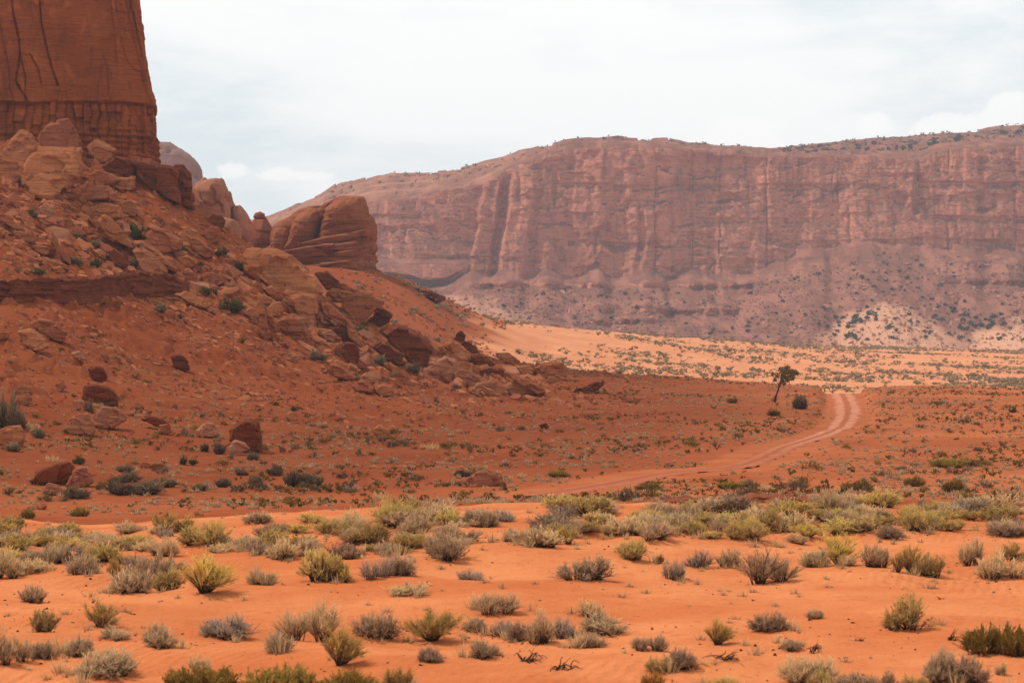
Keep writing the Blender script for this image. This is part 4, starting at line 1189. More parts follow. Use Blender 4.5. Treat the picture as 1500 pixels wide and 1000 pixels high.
def crown(kind, seed, lod=1.0):
    K = KINDS[kind]
    r = np.random.default_rng(seed)
    ns, nt, nl = max(6, int(K['ns'] * lod ** 0.5)), int(K['nt'] * lod), int(K['nl'] * lod)
    wid = min(1 / lod ** 0.5, 2.6)
    # a few lobes make the crown uneven
    nb = 5
    la, lr = r.uniform(0, 6.283, nb), r.uniform(0.78, 1.1, nb)

    def reach(phi):
        s = np.full(len(phi), 0.82)
        for a, q in zip(la, lr):
            s = np.maximum(s, q * (0.55 + 0.45 * np.cos(phi - a)))
        return s
    phi = r.uniform(0, 2 * math.pi, ns)
    cz = r.uniform(0.06, 1, ns) ** (1 - 0.6 * K['up'])
    sz = np.sqrt(np.maximum(0, 1 - cz ** 2)) ** (0.8)
    q = reach(phi) * r.uniform(0.72, 1.0, ns)
    b = np.stack([np.cos(phi), np.sin(phi), 0 * phi], 1) * (K['base'] * r.uniform(0, 0.9, ns))[:, None]
    tip = np.stack([np.cos(phi) * sz * 0.5, np.sin(phi) * sz * 0.5, cz * K['h']], 1) * (q * np.where(r.uniform(0, 1, ns) < 0.2, 1.18, 1.0))[:, None]
    tip += r.normal(size=tip.shape) * 0.02
    mid = b + (tip - b) * 0.5 + np.stack([0 * phi, 0 * phi, 0.10 * K['h'] * sz], 1) + r.normal(size=tip.shape) * 0.02
    b[:, 2] -= 0.04
    one = np.ones(ns)
    SV, SF, St = ribbons(b, mid, tip, K['bark'] * wid * r.uniform(0.6, 1.4, ns), K['bark'] * 0.3 * one, r, (0 * one, 0.45 * one, 0.9 * one))
    S2 = ribbons(b, mid, tip, K['bark'] * wid * r.uniform(0.6, 1.4, ns), K['bark'] * 0.3 * one, r, (0 * one, 0.45 * one, 0.9 * one))
    SF = np.concatenate([SF, S2[1] + len(SV)])
    SV = np.concatenate([SV, S2[0]])
    St = np.concatenate([St, S2[2]])
    Sr = np.repeat(r.uniform(0, 1, 2 * ns), 6)
    # twigs leave the stems
    k = r.integers(0, ns, nt)
    f = r.uniform(0.12, 0.95, nt) ** 0.8
    f2 = f[:, None]
    p0 = (1 - f2) ** 2 * b[k] + 2 * f2 * (1 - f2) * (2 * mid[k] - 0.5 * (b[k] + tip[k])) + f2 ** 2 * tip[k]
    dr = tip[k] - b[k]
    dr /= np.linalg.norm(dr, axis=1)[:, None]
    dr = dr * 0.9 + r.normal(size=dr.shape) * (0.55 - 0.25 * K['up']) + np.array([0, 0, 0.35 * K['up'] + 0.1])
    dr /= np.linalg.norm(dr, axis=1)[:, None]
    ln = r.uniform(0.10, 0.30, nt) * (0.55 + 0.7 * K['h'])
    p2 = p0 + dr * ln[:, None]
    p2[:, 2] = np.maximum(p2[:, 2], 0.0)
    p1 = 0.5 * (p0 + p2) + r.normal(size=p0.shape) * 0.012
    hh = K['h']

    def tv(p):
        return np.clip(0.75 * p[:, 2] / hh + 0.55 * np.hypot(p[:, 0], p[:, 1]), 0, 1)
    w = K['tw'] * wid * r.uniform(0.6, 1.3, nt)
    TV, TF, Tt = ribbons(p0, p1, p2, w, w * 0.45, r, (tv(p0), tv(p1), tv(p2)))
    Tr = np.repeat(r.uniform(0, 1, nt), 6)
    # leaf-sized faces near the twig ends
    k = r.integers(0, nt, nl)
    c = p2[k] + (p0[k] - p2[k]) * (r.uniform(0, 0.7, nl) ** 1.5)[:, None] + r.normal(size=(nl, 3)) * 0.012
    s = K['ls'] * wid * r.uniform(0.5, 1.2, nl)
    a1 = dr[k] + r.normal(size=(nl, 3)) * 0.5
    a1 /= np.linalg.norm(a1, axis=1)[:, None]
    a2 = np.cross(a1, r.normal(size=(nl, 3)))
    a2 /= np.linalg.norm(a2, axis=1)[:, None]
    LV = np.stack([c - a1 * s[:, None], c + a2 * (0.32 * s)[:, None], c + a1 * s[:, None], c - a2 * (0.32 * s)[:, None]], 1).reshape(-1, 3)
    LF = np.arange(4 * nl).reshape(-1, 4)
    Lt = np.repeat(tv(c), 4)
    Lr = np.repeat(r.uniform(0, 1, nl), 4)
    V = np.concatenate([TV, LV])
    Fc = np.concatenate([TF, LF + len(TV)])
    return (V, Fc, np.concatenate([Tt, Lt]), np.concatenate([Tr, Lr])), (SV, SF, St, Sr)


def make_dead(seed):
    """tangle of bare, twisted branches lying on the sand"""
    r = np.random.default_rng(seed)
    Vs, Fs, ts, n = [], [], [], 0
    for i in range(16):
        a = r.uniform(0, 6.283)
        p = np.array([r.uniform(-0.16, 0.16), r.uniform(-0.16, 0.16), -0.02])
        d = np.array([math.cos(a), math.sin(a), r.uniform(0.2, 1.0)])
        L, K = r.uniform(0.3, 0.62), 9
        rad = r.uniform(0.010, 0.024)
        rings = []
        for k in range(K):
            f = k / (K - 1)
            d = d + r.normal(size=3) * 0.34 - np.array([0, 0, 0.22 * f])
            d /= np.linalg.norm(d)
            p = p + d * L / K
            p[2] = max(p[2], -0.01)
            s = np.cross(d, (0, 0, 1.0)) + 1e-6
            s /= np.linalg.norm(s)
            q = np.cross(d, s)
            rr = rad * (1 - 0.75 * f)
            rings.append([p + rr * (math.cos(t) * s + math.sin(t) * q) for t in np.linspace(0, 2 * math.pi, 5, endpoint=False)])
        V = np.array(rings).reshape(-1, 3)
        I = np.arange(K - 1)[:, None] * 5 + np.arange(5)[None, :]
        J = np.arange(K - 1)[:, None] * 5 + (np.arange(5)[None, :] + 1) % 5
        Fs.append(np.stack([I, J, J + 5, I + 5], -1).reshape(-1, 4) + n)
        Vs.append(V)
        ts.append(np.full(len(V), r.uniform(0, 0.7)))
        n += len(V)
    V = np.concatenate(Vs)
    return mesh_obj('branches', V, np.concatenate(Fs), M['bark'], attrs={'t': np.concatenate(ts), 'r': np.full(len(V), 0.5)}, link=False)


PROTO = {k: [make_shrub(k, 900 + 31 * i + 7 * j) for j in range(7)] for i, k in enumerate(KINDS)}
LOW = {k: [make_shrub(k, 1900 + 31 * i + 7 * j, 0.16) for j in range(4)] for i, k in enumerate(KINDS)}
DEAD = [make_dead(77 + i) for i in range(4)]
SN = [0]


def plant(u, v, w, h, kind, label, group, low=False, dmin=20, dmax=392, single=False, name='shrub'):
    x, y, z = ground(u, v, dmin, dmax)
    W_ = w / F * y
    H_ = h / F * y
    SN[0] += 1
    i = SN[0]
    rz = (i * 2.399) % 6.283
    if kind == 'dead':
        o = obj_of('dead_branches', DEAD[i % 4])
        o.location = (x, y, z)
        o.rotation_euler = (0, 0, rz)
        o.scale = (W_, W_, max(H_ / 0.45, 0.5 * W_))
        return tag(o, label, 'dead bush', group)
    L_ = (LOW if low else PROTO)[kind]
    fol, stm, hh = L_[i % len(L_)]
    if single:
        o = obj_of(name, fol)
    else:
        o = bpy.data.objects.new(name, None)
        o.empty_display_size = 0.2
        COL.objects.link(o)
        obj_of('foliage', fol, o)
        obj_of('stems', stm, o)
    o.location = (x, y, z - 0.015)
    o.rotation_euler = (0, 0, rz)
    o.scale = (W_ * 1.0, W_ * 1.0, H_ / hh * 0.86)
    return tag(o, label, name, group)


g, s, t, y, n, o_, b, d = 'grey', 'silver', 'tan', 'yellow', 'green', 'orange', 'olive', 'dead'
FGS = [
 (48, 881, 42, 27, t, 'lone tan dome-shaped shrub on bare sand, small dark twig patch at its side'),
 (12, 970, 62, 58, t, 'tall tan shrub cut by the frame edge above the lower sand'),
 (58, 963, 42, 28, g, 'low grey shrub right beside the tall tan one cut by the frame edge'),
 (62, 925, 46, 34, n, 'ragged shrub mixing yellow-green sprigs with bare dark twigs on open sand'),
 (147, 918, 48, 42, y, 'thin yellow broom shrub with a dark mat of dead wood at its foot'),
 (172, 935, 58, 18, g, 'flat dark grey mat of twigs under the thin yellow broom'),
 (114, 960, 42, 30, g, 'dark grey shrub up slope of the widest low grey mound'),
 (158, 988, 84, 40, g, 'wide dark grey mound with curled dead stems on top, near the bottom edge'),
 (237, 947, 58, 37, g, 'dome of grey twigs with dark inside, yellow grass blades at its foot'),
 (327, 933, 82, 34, s, 'wide silver-grey shrub on its own low sand mound'),
 (446, 938, 96, 58, t, 'large tan-topped shrub with a dark heart, biggest in the lower sand'),
 (406, 955, 50, 32, g, 'dark tangled shrub leaning on the large tan-topped one'),
 (293, 982, 36, 24, t, 'small fan-shaped tan tuft above the brown mass at the bottom edge'),
 (300, 1012, 110, 40, b, 'dark olive-brown bush mass cut by the bottom edge, left part'),
 (415, 1014, 120, 40, b, 'dark olive-brown bush mass cut by the bottom edge, middle part'),
 (520, 1014, 70, 38, b, 'dark olive-brown bush mass cut by the bottom edge, right part'),
 (582, 1008, 44, 36, y, 'yellow tuft cut by the bottom edge beside the olive-brown mass'),
 (497, 974, 66, 62, y, 'straw-yellow broom on a black forked stem below the large tan-topped shrub'),
 (550, 933, 68, 40, g, 'low grey shrub with airy twig crown over a dark base, in mid sand'),
 (632, 938, 84, 48, y, 'yellow broom clump with dark woody feet, sprawling wide'),
 (698, 924, 34, 22, g, 'small dark grey bush squeezed beside the sprawling yellow clump'),
 (630, 968, 36, 23, g, 'small round dark grey bush alone on the sand'),
 (706, 962, 52, 30, g, 'leaning grey-brown bush right of the small round dark one'),
 (724, 897, 66, 34, t, 'dense brown-tan shrub on the dune flank above the sprawling yellow clump'),
 (738, 932, 38, 28, s, 'pale wispy shrub at the left end of the long grey shrub row'),
 (762, 938, 42, 30, g, 'dark bushy shrub in the long grey row, second from its left end'),
 (790, 941, 50, 46, t, 'tallest tan shrub of the long grey row, above the dead branches'),
 (828, 934, 46, 36, s, 'silver shrub of the long grey row, right of its tallest'),
 (868, 903, 36, 26, t, 'small fan of dry twigs above the right end of the long grey row'),
 (890, 926, 74, 30, g, 'broad dark grey shrub ending the long grey row'),
 (867, 948, 40, 22, g, 'low spiky tuft just below the end of the long grey row'),
 (772, 968, 62, 34, d, 'arched dead branches lying on sand, left one of a pair'),
 (822, 980, 74, 34, d, 'twisted dead branches with a long root trailing right on the sand'),
 (952, 953, 52, 25, g, 'low dark wedge-shaped bush right of the dead branches'),
 (998, 976, 50, 28, g, 'drooping dark grey mound left of the uprooted broom'),
 (968, 984, 42, 26, n, 'pale green-yellow tuft in front of the drooping grey mound'),
 (958, 1006, 46, 28, o_, 'rusty orange-brown clump cut by the bottom edge'),
 (1054, 964, 80, 26, d, 'spreading exposed roots and dead mat under a thin yellow broom'),
 (1050, 944, 46, 42, y, 'thin yellow broom rising from a mound of exposed roots'),
 (1125, 924, 58, 30, g, 'dark grey shrub with black upright stubs at its left'),
 (1104, 922, 16, 26, d, 'black upright dead stubs beside a dark grey shrub'),
 (1193, 906, 26, 17, t, 'tiny pale straw tuft alone on open orange sand'),
 (1193, 956, 34, 38, d, 'dead stump with a crooked twig and long roots'),
 (1158, 950, 46, 18, g, 'sparse grey mat left of the dead stump'),
 (1176, 998, 84, 44, t, 'big pale pinkish-tan shrub near the bottom edge, below the dead stump'),
 (1204, 1008, 36, 28, n, 'yellow-green tuft in front of the big pale pinkish shrub'),
 (1062, 1010, 50, 20, y, 'yellow tips just showing at the bottom edge, below the exposed roots'),
 (1326, 922, 64, 56, n, 'lone yellow-green forked broom on open sand with a thick woody base'),
 (1392, 937, 36, 30, d, 'dead forked twigs beside the big olive shrub'),
 (1380, 996, 52, 48, g, 'pinkish-grey dense shrub near the bottom edge, left half of a pair'),
 (1426, 998, 52, 42, g, 'pinkish-grey looser shrub near the bottom edge, right half of a pair'),
 (1462, 958, 120, 44, b, 'large olive-green shrub running out of the frame'),
 (1466, 988, 20, 22, t, 'small straw tuft below the large olive-green shrub'),
 (1256, 938, 34, 12, d, 'scrap of dead twigs flat on the sand left of the lone forked broom'),
 (1378, 877, 24, 7, d, 'thin line of dead twigs on the rippled sand'),
 (1252, 1008, 60, 24, t, 'dry straw clump cut by the bottom edge, center of three'),
 (1342, 1010, 44, 26, n, 'yellow-green clump cut by the bottom edge'),
 (1292, 1006, 34, 26, t, 'dry reddish straw tuft cut by the bottom edge'),
 (195, 867, 62, 38, g, 'grey-brown dark-hearted shrub left of the big golden broom'),
 (298, 868, 84, 60, y, 'big golden broom shrub with dark feet, on the left sand'),
 (246, 864, 44, 34, n, 'yellow-green shrub wedged between the grey-brown one and the big golden broom'),
 (232, 848, 70, 38, t, 'tan shrub behind the big golden broom'),
 (125, 840, 48, 30, g, 'grey shrub with a bare twiggy front, on the left sand'),
 (170, 847, 28, 34, y, 'narrow yellow shrub standing on dark bare stems'),
 (16, 845, 64, 42, t, 'pinkish tan shrub at the frame edge, front of the left shrub crowd'),
 (81, 825, 42, 28, g, 'dark-based grey shrub in the left shrub crowd'),
 (390, 857, 48, 28, t, 'small tan shrub above the pale dune crest'),
 (472, 850, 62, 48, n, 'bright yellow-green shrub with a dark grey base at the dune crest'),
 (412, 818, 54, 30, t, 'round tan shrub amid the sandy hollow'),
 (500, 852, 42, 30, y, 'yellowish shrub right beside the bright yellow-green one at the crest'),
 (297, 798, 78, 38, n, 'broad yellow-green shrub cluster at the back edge of the left sand'),
 (550, 846, 48, 34, s, 'silver-grey twiggy shrub on the dune crest'),
 (586, 841, 40, 32, g, 'brown-grey shrub right of the silver-grey one on the crest'),
 (506, 818, 48, 24, g, 'low grey shrub behind the crest, right of the yellow-green one'),
 (650, 818, 70, 38, g, 'broad grey shrub on the crest, biggest of the middle band'),
 (690, 849, 46, 18, s, 'flat grey wispy shrub alone on the pale crest'),
 (570, 767, 62, 36, n, 'dark twiggy shrub topped with yellow, at the far edge of the sand'),
 (600, 870, 64, 16, t, 'faint sparse tan twigs on the pale dune flank'),
 (857, 849, 80, 37, g, 'big grey twiggy mound standing alone on the pale dune'),
 (820, 797, 48, 30, y, 'bright golden shrub on black stems in the middle band'),
 (928, 819, 46, 30, n, 'leaning lime-yellow bush at the edge of the open sand'),
 (966, 824, 16, 15, o_, 'tiny rusty tuft beside the leaning lime-yellow bush'),
 (990, 847, 36, 30, s, 'bare silver bush on a small mound right of the lone grey mound'),
 (1022, 830, 40, 28, s, 'pale silver shrub in a row left of the big tan-grey dome'),
 (1066, 830, 36, 28, t, 'tan shrub just behind the big tan-grey dome'),
 (1128, 849, 92, 46, t, 'big tan-grey dome shrub, widest on the right sand'),
 (1192, 830, 42, 28, g, 'dark grey shrub between the big dome and the golden broom'),
 (1227, 826, 58, 50, y, 'golden broom with bare forked stems on the right sand'),
 (1168, 795, 32, 16, t, 'small low tan shrub on the sandy gap below the band'),
 (1158, 778, 66, 30, t, 'round pale tan shrub with a dark hollow, front of the right band'),
 (1284, 830, 40, 36, t, 'thin tan-green shrub right of the golden broom'),
 (1324, 838, 52, 42, y, 'straw-yellow shrub, middle of three in a row on the right'),
 (1358, 844, 48, 36, n, 'round yellow-green shrub with a dark base, last of three in a row'),
 (1246, 828, 30, 18, t, 'scrappy low tan twigs behind the golden broom'),
 (1424, 828, 44, 44, t, 'tall scraggy shrub with a dark knotted middle'),
 (1464, 847, 76, 42, t, 'broad tan shrub with a dark hollow near the frame edge'),
 (1482, 818, 40, 26, n, 'greenish shrub behind the broad tan one near the frame edge'),
 (1302, 788, 38, 20, g, 'small grey shrub on the sandy gap, right part of the band'),
 (1350, 776, 60, 34, n, 'brightest green bush of the band of shrubs'),
]
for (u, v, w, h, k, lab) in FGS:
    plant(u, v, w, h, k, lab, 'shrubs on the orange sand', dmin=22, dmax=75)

rb = np.random.default_rng(5)
BAND = 'shrubs crowding the far edge of the sand'
LAB = {
 'grey': 'grey twiggy shrub in the crowded band at the far edge of the sand',
 'tan': 'tan dry shrub in the crowded band at the far edge of the sand',
 'silver': 'silvery shrub in the crowded band at the far edge of the sand',
 'yellow': 'golden shrub in the crowded band at the far edge of the sand',
 'green': 'yellow-green shrub in the crowded band at the far edge of the sand',
 'orange': 'rust-coloured shrub in the crowded band at the far edge of the sand'}
for i in range(195):
    if i < 125:
        u = rb.uniform(590, 1530)
        v = rb.uniform(744, 790) - (6 if u > 1200 else 0) + (10 if u < 800 else 0)
    elif i < 165:
        u, v = rb.uniform(-30, 260), rb.uniform(778, 838)
    else:
        u, v = rb.uniform(240, 600), rb.uniform(764, 815)
    k = rb.choice(['green', 'tan', 'grey', 'silver', 'yellow'], p=[0.27, 0.30, 0.22, 0.11, 0.10])
    w = rb.uniform(32, 70) if i < 125 else rb.uniform(30, 64)
    h = w * rb.uniform(0.30, 0.52)
    plant(u, v, w, h, str(k), LAB[str(k)], BAND, dmin=40, dmax=72)

# bushes among the boulders and on the flat
SL = [
 (48, 319, 22, 15, 'sage', 'blue-green bush beside the smooth tan boulder'), (97, 331, 11, 8, 'sage', 0), (113, 355, 21, 13, 'sage', 'grey-blue bush above the long curved slab'),
 (142, 363, 21, 13, 'sage', 'dome of grey-blue twigs below the log-shaped slab'), (112, 391, 19, 17, 'sage', 'grey bush at the right end of the knife-like slab'),
 (140, 391, 18, 14, 'leaf', 'small green bush in bare soil above the dark ledge'), (55, 402, 24, 11, 'leaf', 'flat green bush just above the dark ledge'),
 (28, 399, 10, 8, 'sage', 0), (10, 397, 9, 7, 'sage', 0), (128, 411, 11, 7, 'sage', 0), (203, 353, 27, 20, 'leaf', 'brightest green bush beside the split grey-brown boulder'),
 (192, 340, 20, 14, 'leaf', 'upper green bush at the end of the log-shaped slab'), (198, 391, 22, 14, 'sage', 'grey bush against the big leaning slab'),
 (262, 371, 25, 13, 'leaf', 'green bush under the split grey-brown boulder'), (322, 376, 23, 16, 'leaf', 'green bush right of the tilted brick slab'),
 (352, 399, 22, 18, 'leaf', 'green bush against the massive leaning slab'), (306, 433, 26, 15, 'leaf', 'green bush above the narrow downhill slab'),
 (343, 457, 40, 22, 'leaf', 'widest green bush, below the massive leaning slab'), (290, 391, 17, 9, 'leaf', 0), (306, 413, 15, 11, 'leaf', 0), (325, 419, 14, 9, 'leaf', 0),
 (265, 467, 13, 9, 'leaf', 0), (235, 457, 19, 15, 'sage', 'grey bush on the gravel below the dark ledge'), (155, 448, 15, 9, 'sage', 0), (380, 367, 30, 9, 'leaf', 'dark green bushes along the skyline behind the massive slab'),
 (355, 503, 12, 10, 'leaf', 0), (468, 498, 15, 13, 'leaf', 'green bush left of the egg-shaped pale stone'), (530, 491, 20, 16, 'leaf', 'green bush on the ramp-like slab'), (531, 509, 12, 9, 'leaf', 0),
 (465, 528, 25, 17, 'sage', 'grey bush left of the dark cube-like block'), (555, 536, 22, 17, 'sage', 'grey bush in front of the dark oval slab'), (605, 546, 22, 15, 'sage', 'grey bush between the dark wedge block and the pink boulder'),
 (520, 559, 17, 9, 'sage', 0), (578, 553, 15, 10, 'sage', 0), (565, 560, 14, 9, 'sage', 0), (668, 572, 18, 11, 'sage', 0), (640, 590, 14, 12, 'sage', 0),
 (16, 628, 46, 52, 'dusk', 'largest dark grey bush at the frame edge, behind the cracked red boulder'), (57, 641, 19, 15, 'sage', 'small grey bush right of the cracked red boulder'),
 (18, 661, 27, 15, 'sage', 'grey-green bush below the cracked red boulder'), (132, 603, 19, 16, 'sage', 'grey bush between the dark grey-topped block and the pink pair'),
 (178, 588, 13, 13, 'sage', 0), (118, 680, 25, 15, 'leaf', 'green-grey bush above the pale cone-shaped stone'), (183, 691, 25, 13, 'dusk', 'small dark bush on the sandy rise'),
 (180, 707, 44, 16, 'dusk', 'long dark grey bush, upper one of the bush group below the sandy rise'), (176, 723, 42, 21, 'dusk', 'front dark grey bush of the group below the sandy rise'),
 (214, 723, 50, 20, 'dusk', 'second dark grey bush in front of the group below the sandy rise'), (243, 713, 42, 14, 'dusk', 'rightmost long bush of the group below the sandy rise'),
 (115, 729, 36, 19, 'dusk', 'grey bush beside the flat pale stone at the slope foot'), (275, 681, 27, 15, 'leaf', 'grey-green bush left of the lone dark cube'),
 (300, 661, 17, 13, 'dusk', 0), (320, 665, 23, 17, 'dusk', 'grey bush touching the pale stone by the lone cube'), (340, 673, 13, 11, 'dusk', 0), (371, 674, 21, 13, 'dusk', 'grey bush in front of the lone dark cube'),
 (387, 681, 14, 9, 'dusk', 0), (404, 696, 25, 17, 'dusk', 'dark round bush left of the wide bush pair'), (432, 712, 36, 24, 'dusk', 'wide grey bush, left half of the wide pair on the flat'),
 (458, 712, 34, 22, 'dusk', 'wide grey bush, right half of the wide pair on the flat'), (355, 696, 19, 13, 'dusk', 0), (325, 713, 27, 15, 'dusk', 'dark bush below the lone dark cube, left of the round one'),
 (375, 710, 20, 15, 'dusk', 0), (388, 717, 17, 11, 'sage', 0), (292, 718, 27, 12, 'sage', 'flat grey-green bush on the flat at the slope foot'), (390, 661, 15, 13, 'dusk', 0),
 (412, 663, 13, 11, 'dusk', 0), (432, 658, 13, 10, 'dusk', 0), (324, 611, 13, 12, 'sage', 0), (298, 612, 14, 9, 'sage', 0), (258, 599, 11, 9, 'dusk', 0),
 (680, 698, 24, 12, 'dusk', 'dark bush at the left end of the flat pink slab'), (40, 766, 25, 15, 'olive', 'dark green bush near the shrub crowd at the slope foot'),
 (115, 756, 28, 15, 'olive', 'yellow-brown bush near the shrub crowd at the slope foot'), (245, 764, 13, 13, 'olive', 0), (293, 764, 15, 10, 'olive', 0),
 (1172, 599, 22, 22, 'dusk', 'rounded brown-grey bush right of the leaning juniper'), (1134, 609, 18, 10, 'olive', 'dark green bush below the leaning juniper'),
 (1072, 590, 16, 9, 'olive', 0), (1390, 684, 52, 14, 'olive', 'broad dark green bush patch on the right flat'), (1340, 712, 34, 16, 'olive', 'dark green bush on the right flat above the band'),
 (1395, 722, 40, 20, 'olive', 'reddish-based green bush at the right edge of the band'), (1258, 718, 46, 14, 'olive', 'flat olive bush right of the road foot'),
 (1200, 690, 14, 13, 'olive', 0), (950, 717, 40, 11, 'olive', 'flat olive bush near the road foot'), (1075, 715, 50, 11, 'olive', 'long flat olive bush right of the road foot'),
 (818, 698, 34, 10, 'olive', 'flat bush on the bank above the road foot')]
for (u, v, w, h, k, lab) in SL:
    plant(u, v, w, h, k, lab or ('small %s bush among the stones of the boulder slope' % {'sage': 'grey', 'leaf': 'green', 'dusk': 'dark grey', 'olive': 'olive'}[k]),
          'bushes on the slope and the flat', low=w < 16, dmin=95, single=w < 16, name='bush')
def clump_at(a, b_):
    return sstep(-0.1, 0.25, fbm(np.array([a]), np.array([b_]), oct=2, seed=312))[0]


rb = np.random.default_rng(15)
for i in range(-140, 215):
    if i < 150:
        u = rb.uniform(430, 1520)
        v = 735 - 150 * rb.uniform(0, 1) ** 1.4
        if v < 600 and u < 700:
            v += 60
    else:
        u = rb.uniform(0, 460)
        v = rb.uniform(460 + u * 0.25, 735)
    if i < 150 and rb.uniform() > 0.25 + 0.9 * float(clump_at(u / 55, v / 17)):
        continue
    k = str(rb.choice(['olive', 'dusk', 'sage', 'leaf', 'tan'], p=[0.3, 0.25, 0.2, 0.1, 0.15]))
    x, yy, z = ground(u, v, 95, 380)
    if np.min(np.hypot(ROAD[:, 0] - x, ROAD[:, 1] - yy)) < 3.4:
        continue
    w = rb.uniform(0.45, 1.5) * F / yy
    zone = 'red flat' if i < 150 else 'gravel slope'
    nm = {'olive': 'olive green', 'dusk': 'dark grey', 'sage': 'grey-green', 'leaf': 'dark green', 'tan': 'straw-coloured'}[k]
    plant(u, v, w, w * rb.uniform(0.35, 0.6), k, 'small %s bush dotted over the %s' % (nm, zone), 'small bushes dotted over the ' + zone, low=True, dmin=95, single=True, name='bush')


# ------------------------------------------------------------------ the leaning juniper by the road
def juniper(u, v, lean):
    x, yy, z = ground(u, v, 150, 392)
    k = yy / F
    root = bpy.data.objects.new('juniper_tree', None)
    COL.objects.link(root)
    root.location = (x, yy, z)
    tag(root, 'leaning juniper tree with a bare crooked trunk and wind-swept crown beside the road', 'tree')
    r = np.random.default_rng(4)
    Vs, Fs, n = [], [], 0

    def limb(pts, r0, r1, m=8):
        nonlocal n
        pts = np.array(pts, float)
        q = np.linspace(0, 1, 12)
        ss = np.linspace(0, 1, len(pts))
        P = np.stack([np.interp(q, ss, pts[:, c]) for c in range(3)], 1)
        P = np.stack([smooth1(P[:, c], 1, 0) for c in range(3)], 1)
        T = np.gradient(P, axis=0)
        T /= np.linalg.norm(T, axis=1)[:, None]
        A = np.cross(T, (0.2, 1, 0.1))
        A /= np.linalg.norm(A, axis=1)[:, None]
        B = np.cross(T, A)
        rr = np.linspace(r0, r1, 12) * (1 + 0.15 * r.normal(size=12))
        th = np.linspace(0, 2 * math.pi, m, endpoint=False)
        V = (P[:, None] + rr[:, None, None] * (np.cos(th)[None, :, None] * A[:, None] + np.sin(th)[None, :, None] * B[:, None])).reshape(-1, 3)
        I = np.arange(11)[:, None] * m + np.arange(m)[None, :]
        J = np.arange(11)[:, None] * m + (np.arange(m)[None, :] + 1) % m
        Fs.append(np.stack([I, J, J + m, I + m], -1).reshape(-1, 4) + n)
        Vs.append(V)
        n += len(V)
    p = lambda a, b_, c=0.0: (a * k, c, b_ * k)
    limb([p(0, -3), p(2, 8), p(6, 18), p(9, 28), p(13, 38)], 0.15, 0.07)
    limb([p(8, 26), p(14, 33, 0.3), p(22, 38, 0.6), p(27, 44, 0.7)], 0.10, 0.03)
    limb([p(9, 28), p(10, 38, -0.5), p(14, 46, -0.8)], 0.09, 0.03)
    limb([p(7, 24), p(4, 32, 0.4), p(-1, 38, 0.6), p(-3, 42, 0.8)], 0.06, 0.015)
    limb([p(6, 20), p(1, 27, -0.3), p(-3, 31, -0.5)], 0.045, 0.012)
    limb([p(8, 27), p(5, 36, -0.6), p(3, 43, -0.7)], 0.05, 0.012)
    limb([p(10, 30), p(18, 32, -0.4), p(27, 34, -0.8)], 0.06, 0.02)
    V = np.concatenate(Vs)
    mesh_obj('trunk', V, np.concatenate(Fs), M['bark'], root, True, {'t': np.full(len(V), 0.05), 'r': np.full(len(V), 0.5)})
    # crown: leaf clumps through a wind-swept volume
    cl = [(13, 43, 7, 6), (21, 45, 8, 5), (29, 45, 6, 3.5), (16, 36, 6, 4.5), (25, 38, 6, 3.5), (10, 49, 4, 3), (19, 51, 5, 2.6), (4, 39, 4, 4), (33, 42, 4, 2.4), (12, 31, 3.5, 3.5), (-2, 42, 2.5, 2.5), (20, 32, 4, 3), (27, 34, 3.5, 2.5), (15, 27, 2.5, 2.5), (1, 33, 3, 3)]
    C, Sz = [], []
    for (a, b_, ra, rb_) in cl:
        m = int(46 * ra)
        q = r.normal(size=(m, 3))
        q /= np.linalg.norm(q, axis=1)[:, None]
        q *= (r.uniform(0.15, 1.2, m) ** 0.8)[:, None]
        C.append(np.stack([(a + q[:, 0] * ra) * k, q[:, 1] * ra * k * 0.9, (b_ + q[:, 2] * rb_) * k], 1))
    C = np.concatenate(C)
    m = len(C)
    a1 = r.normal(size=(m, 3)) + np.array([0.5, 0, 0.4])
    a1 /= np.linalg.norm(a1, axis=1)[:, None]
    a2 = np.cross(a1, r.normal(size=(m, 3)))
    a2 /= np.linalg.norm(a2, axis=1)[:, None]
    sz = r.uniform(0.06, 0.16, m)[:, None]
    V = np.stack([C - a1 * sz, C + a2 * sz * 0.45, C + a1 * sz, C - a2 * sz * 0.45], 1).reshape(-1, 3)
    hz = (C[:, 2] - C[:, 2].min()) / np.ptp(C[:, 2])
    mesh_obj('crown', V, np.arange(4 * m).reshape(-1, 4), M['juniper'], root, False, {'t': np.repeat(r.uniform(0, 1, m), 4), 'r': np.repeat(r.uniform(0, 1, m), 4)})


juniper(1134, 589, 1)


# ------------------------------------------------------------------ junipers and scrub on the mesa
def leaf_ball(seed, m=46, flat=0.75):
    r = np.random.default_rng(seed)
    q = r.normal(size=(m, 3))
    q /= np.linalg.norm(q, axis=1)[:, None]
    q *= (r.uniform(0.2, 1, m) ** 0.5)[:, None] * (0.8 + 0.3 * np.sin(2.3 * np.arctan2(q[:, 1], q[:, 0]) + seed))[:, None]
    C = q * np.array([0.5, 0.5, flat * 0.5]) + np.array([0, 0, flat * 0.46])
    a1 = r.normal(size=(m, 3))
    a1 /= np.linalg.norm(a1, axis=1)[:, None]
    a2 = np.cross(a1, r.normal(size=(m, 3)))
    a2 /= np.linalg.norm(a2, axis=1)[:, None]
    sz = r.uniform(0.12, 0.24, m)[:, None]
    V = np.stack([C - a1 * sz, C + a2 * sz * 0.6, C + a1 * sz, C - a2 * sz * 0.6], 1).reshape(-1, 3)
    return V, np.arange(4 * m).reshape(-1, 4), np.repeat(np.clip(C[:, 2] / flat, 0, 1), 4), np.repeat(r.uniform(0, 1, m), 4)


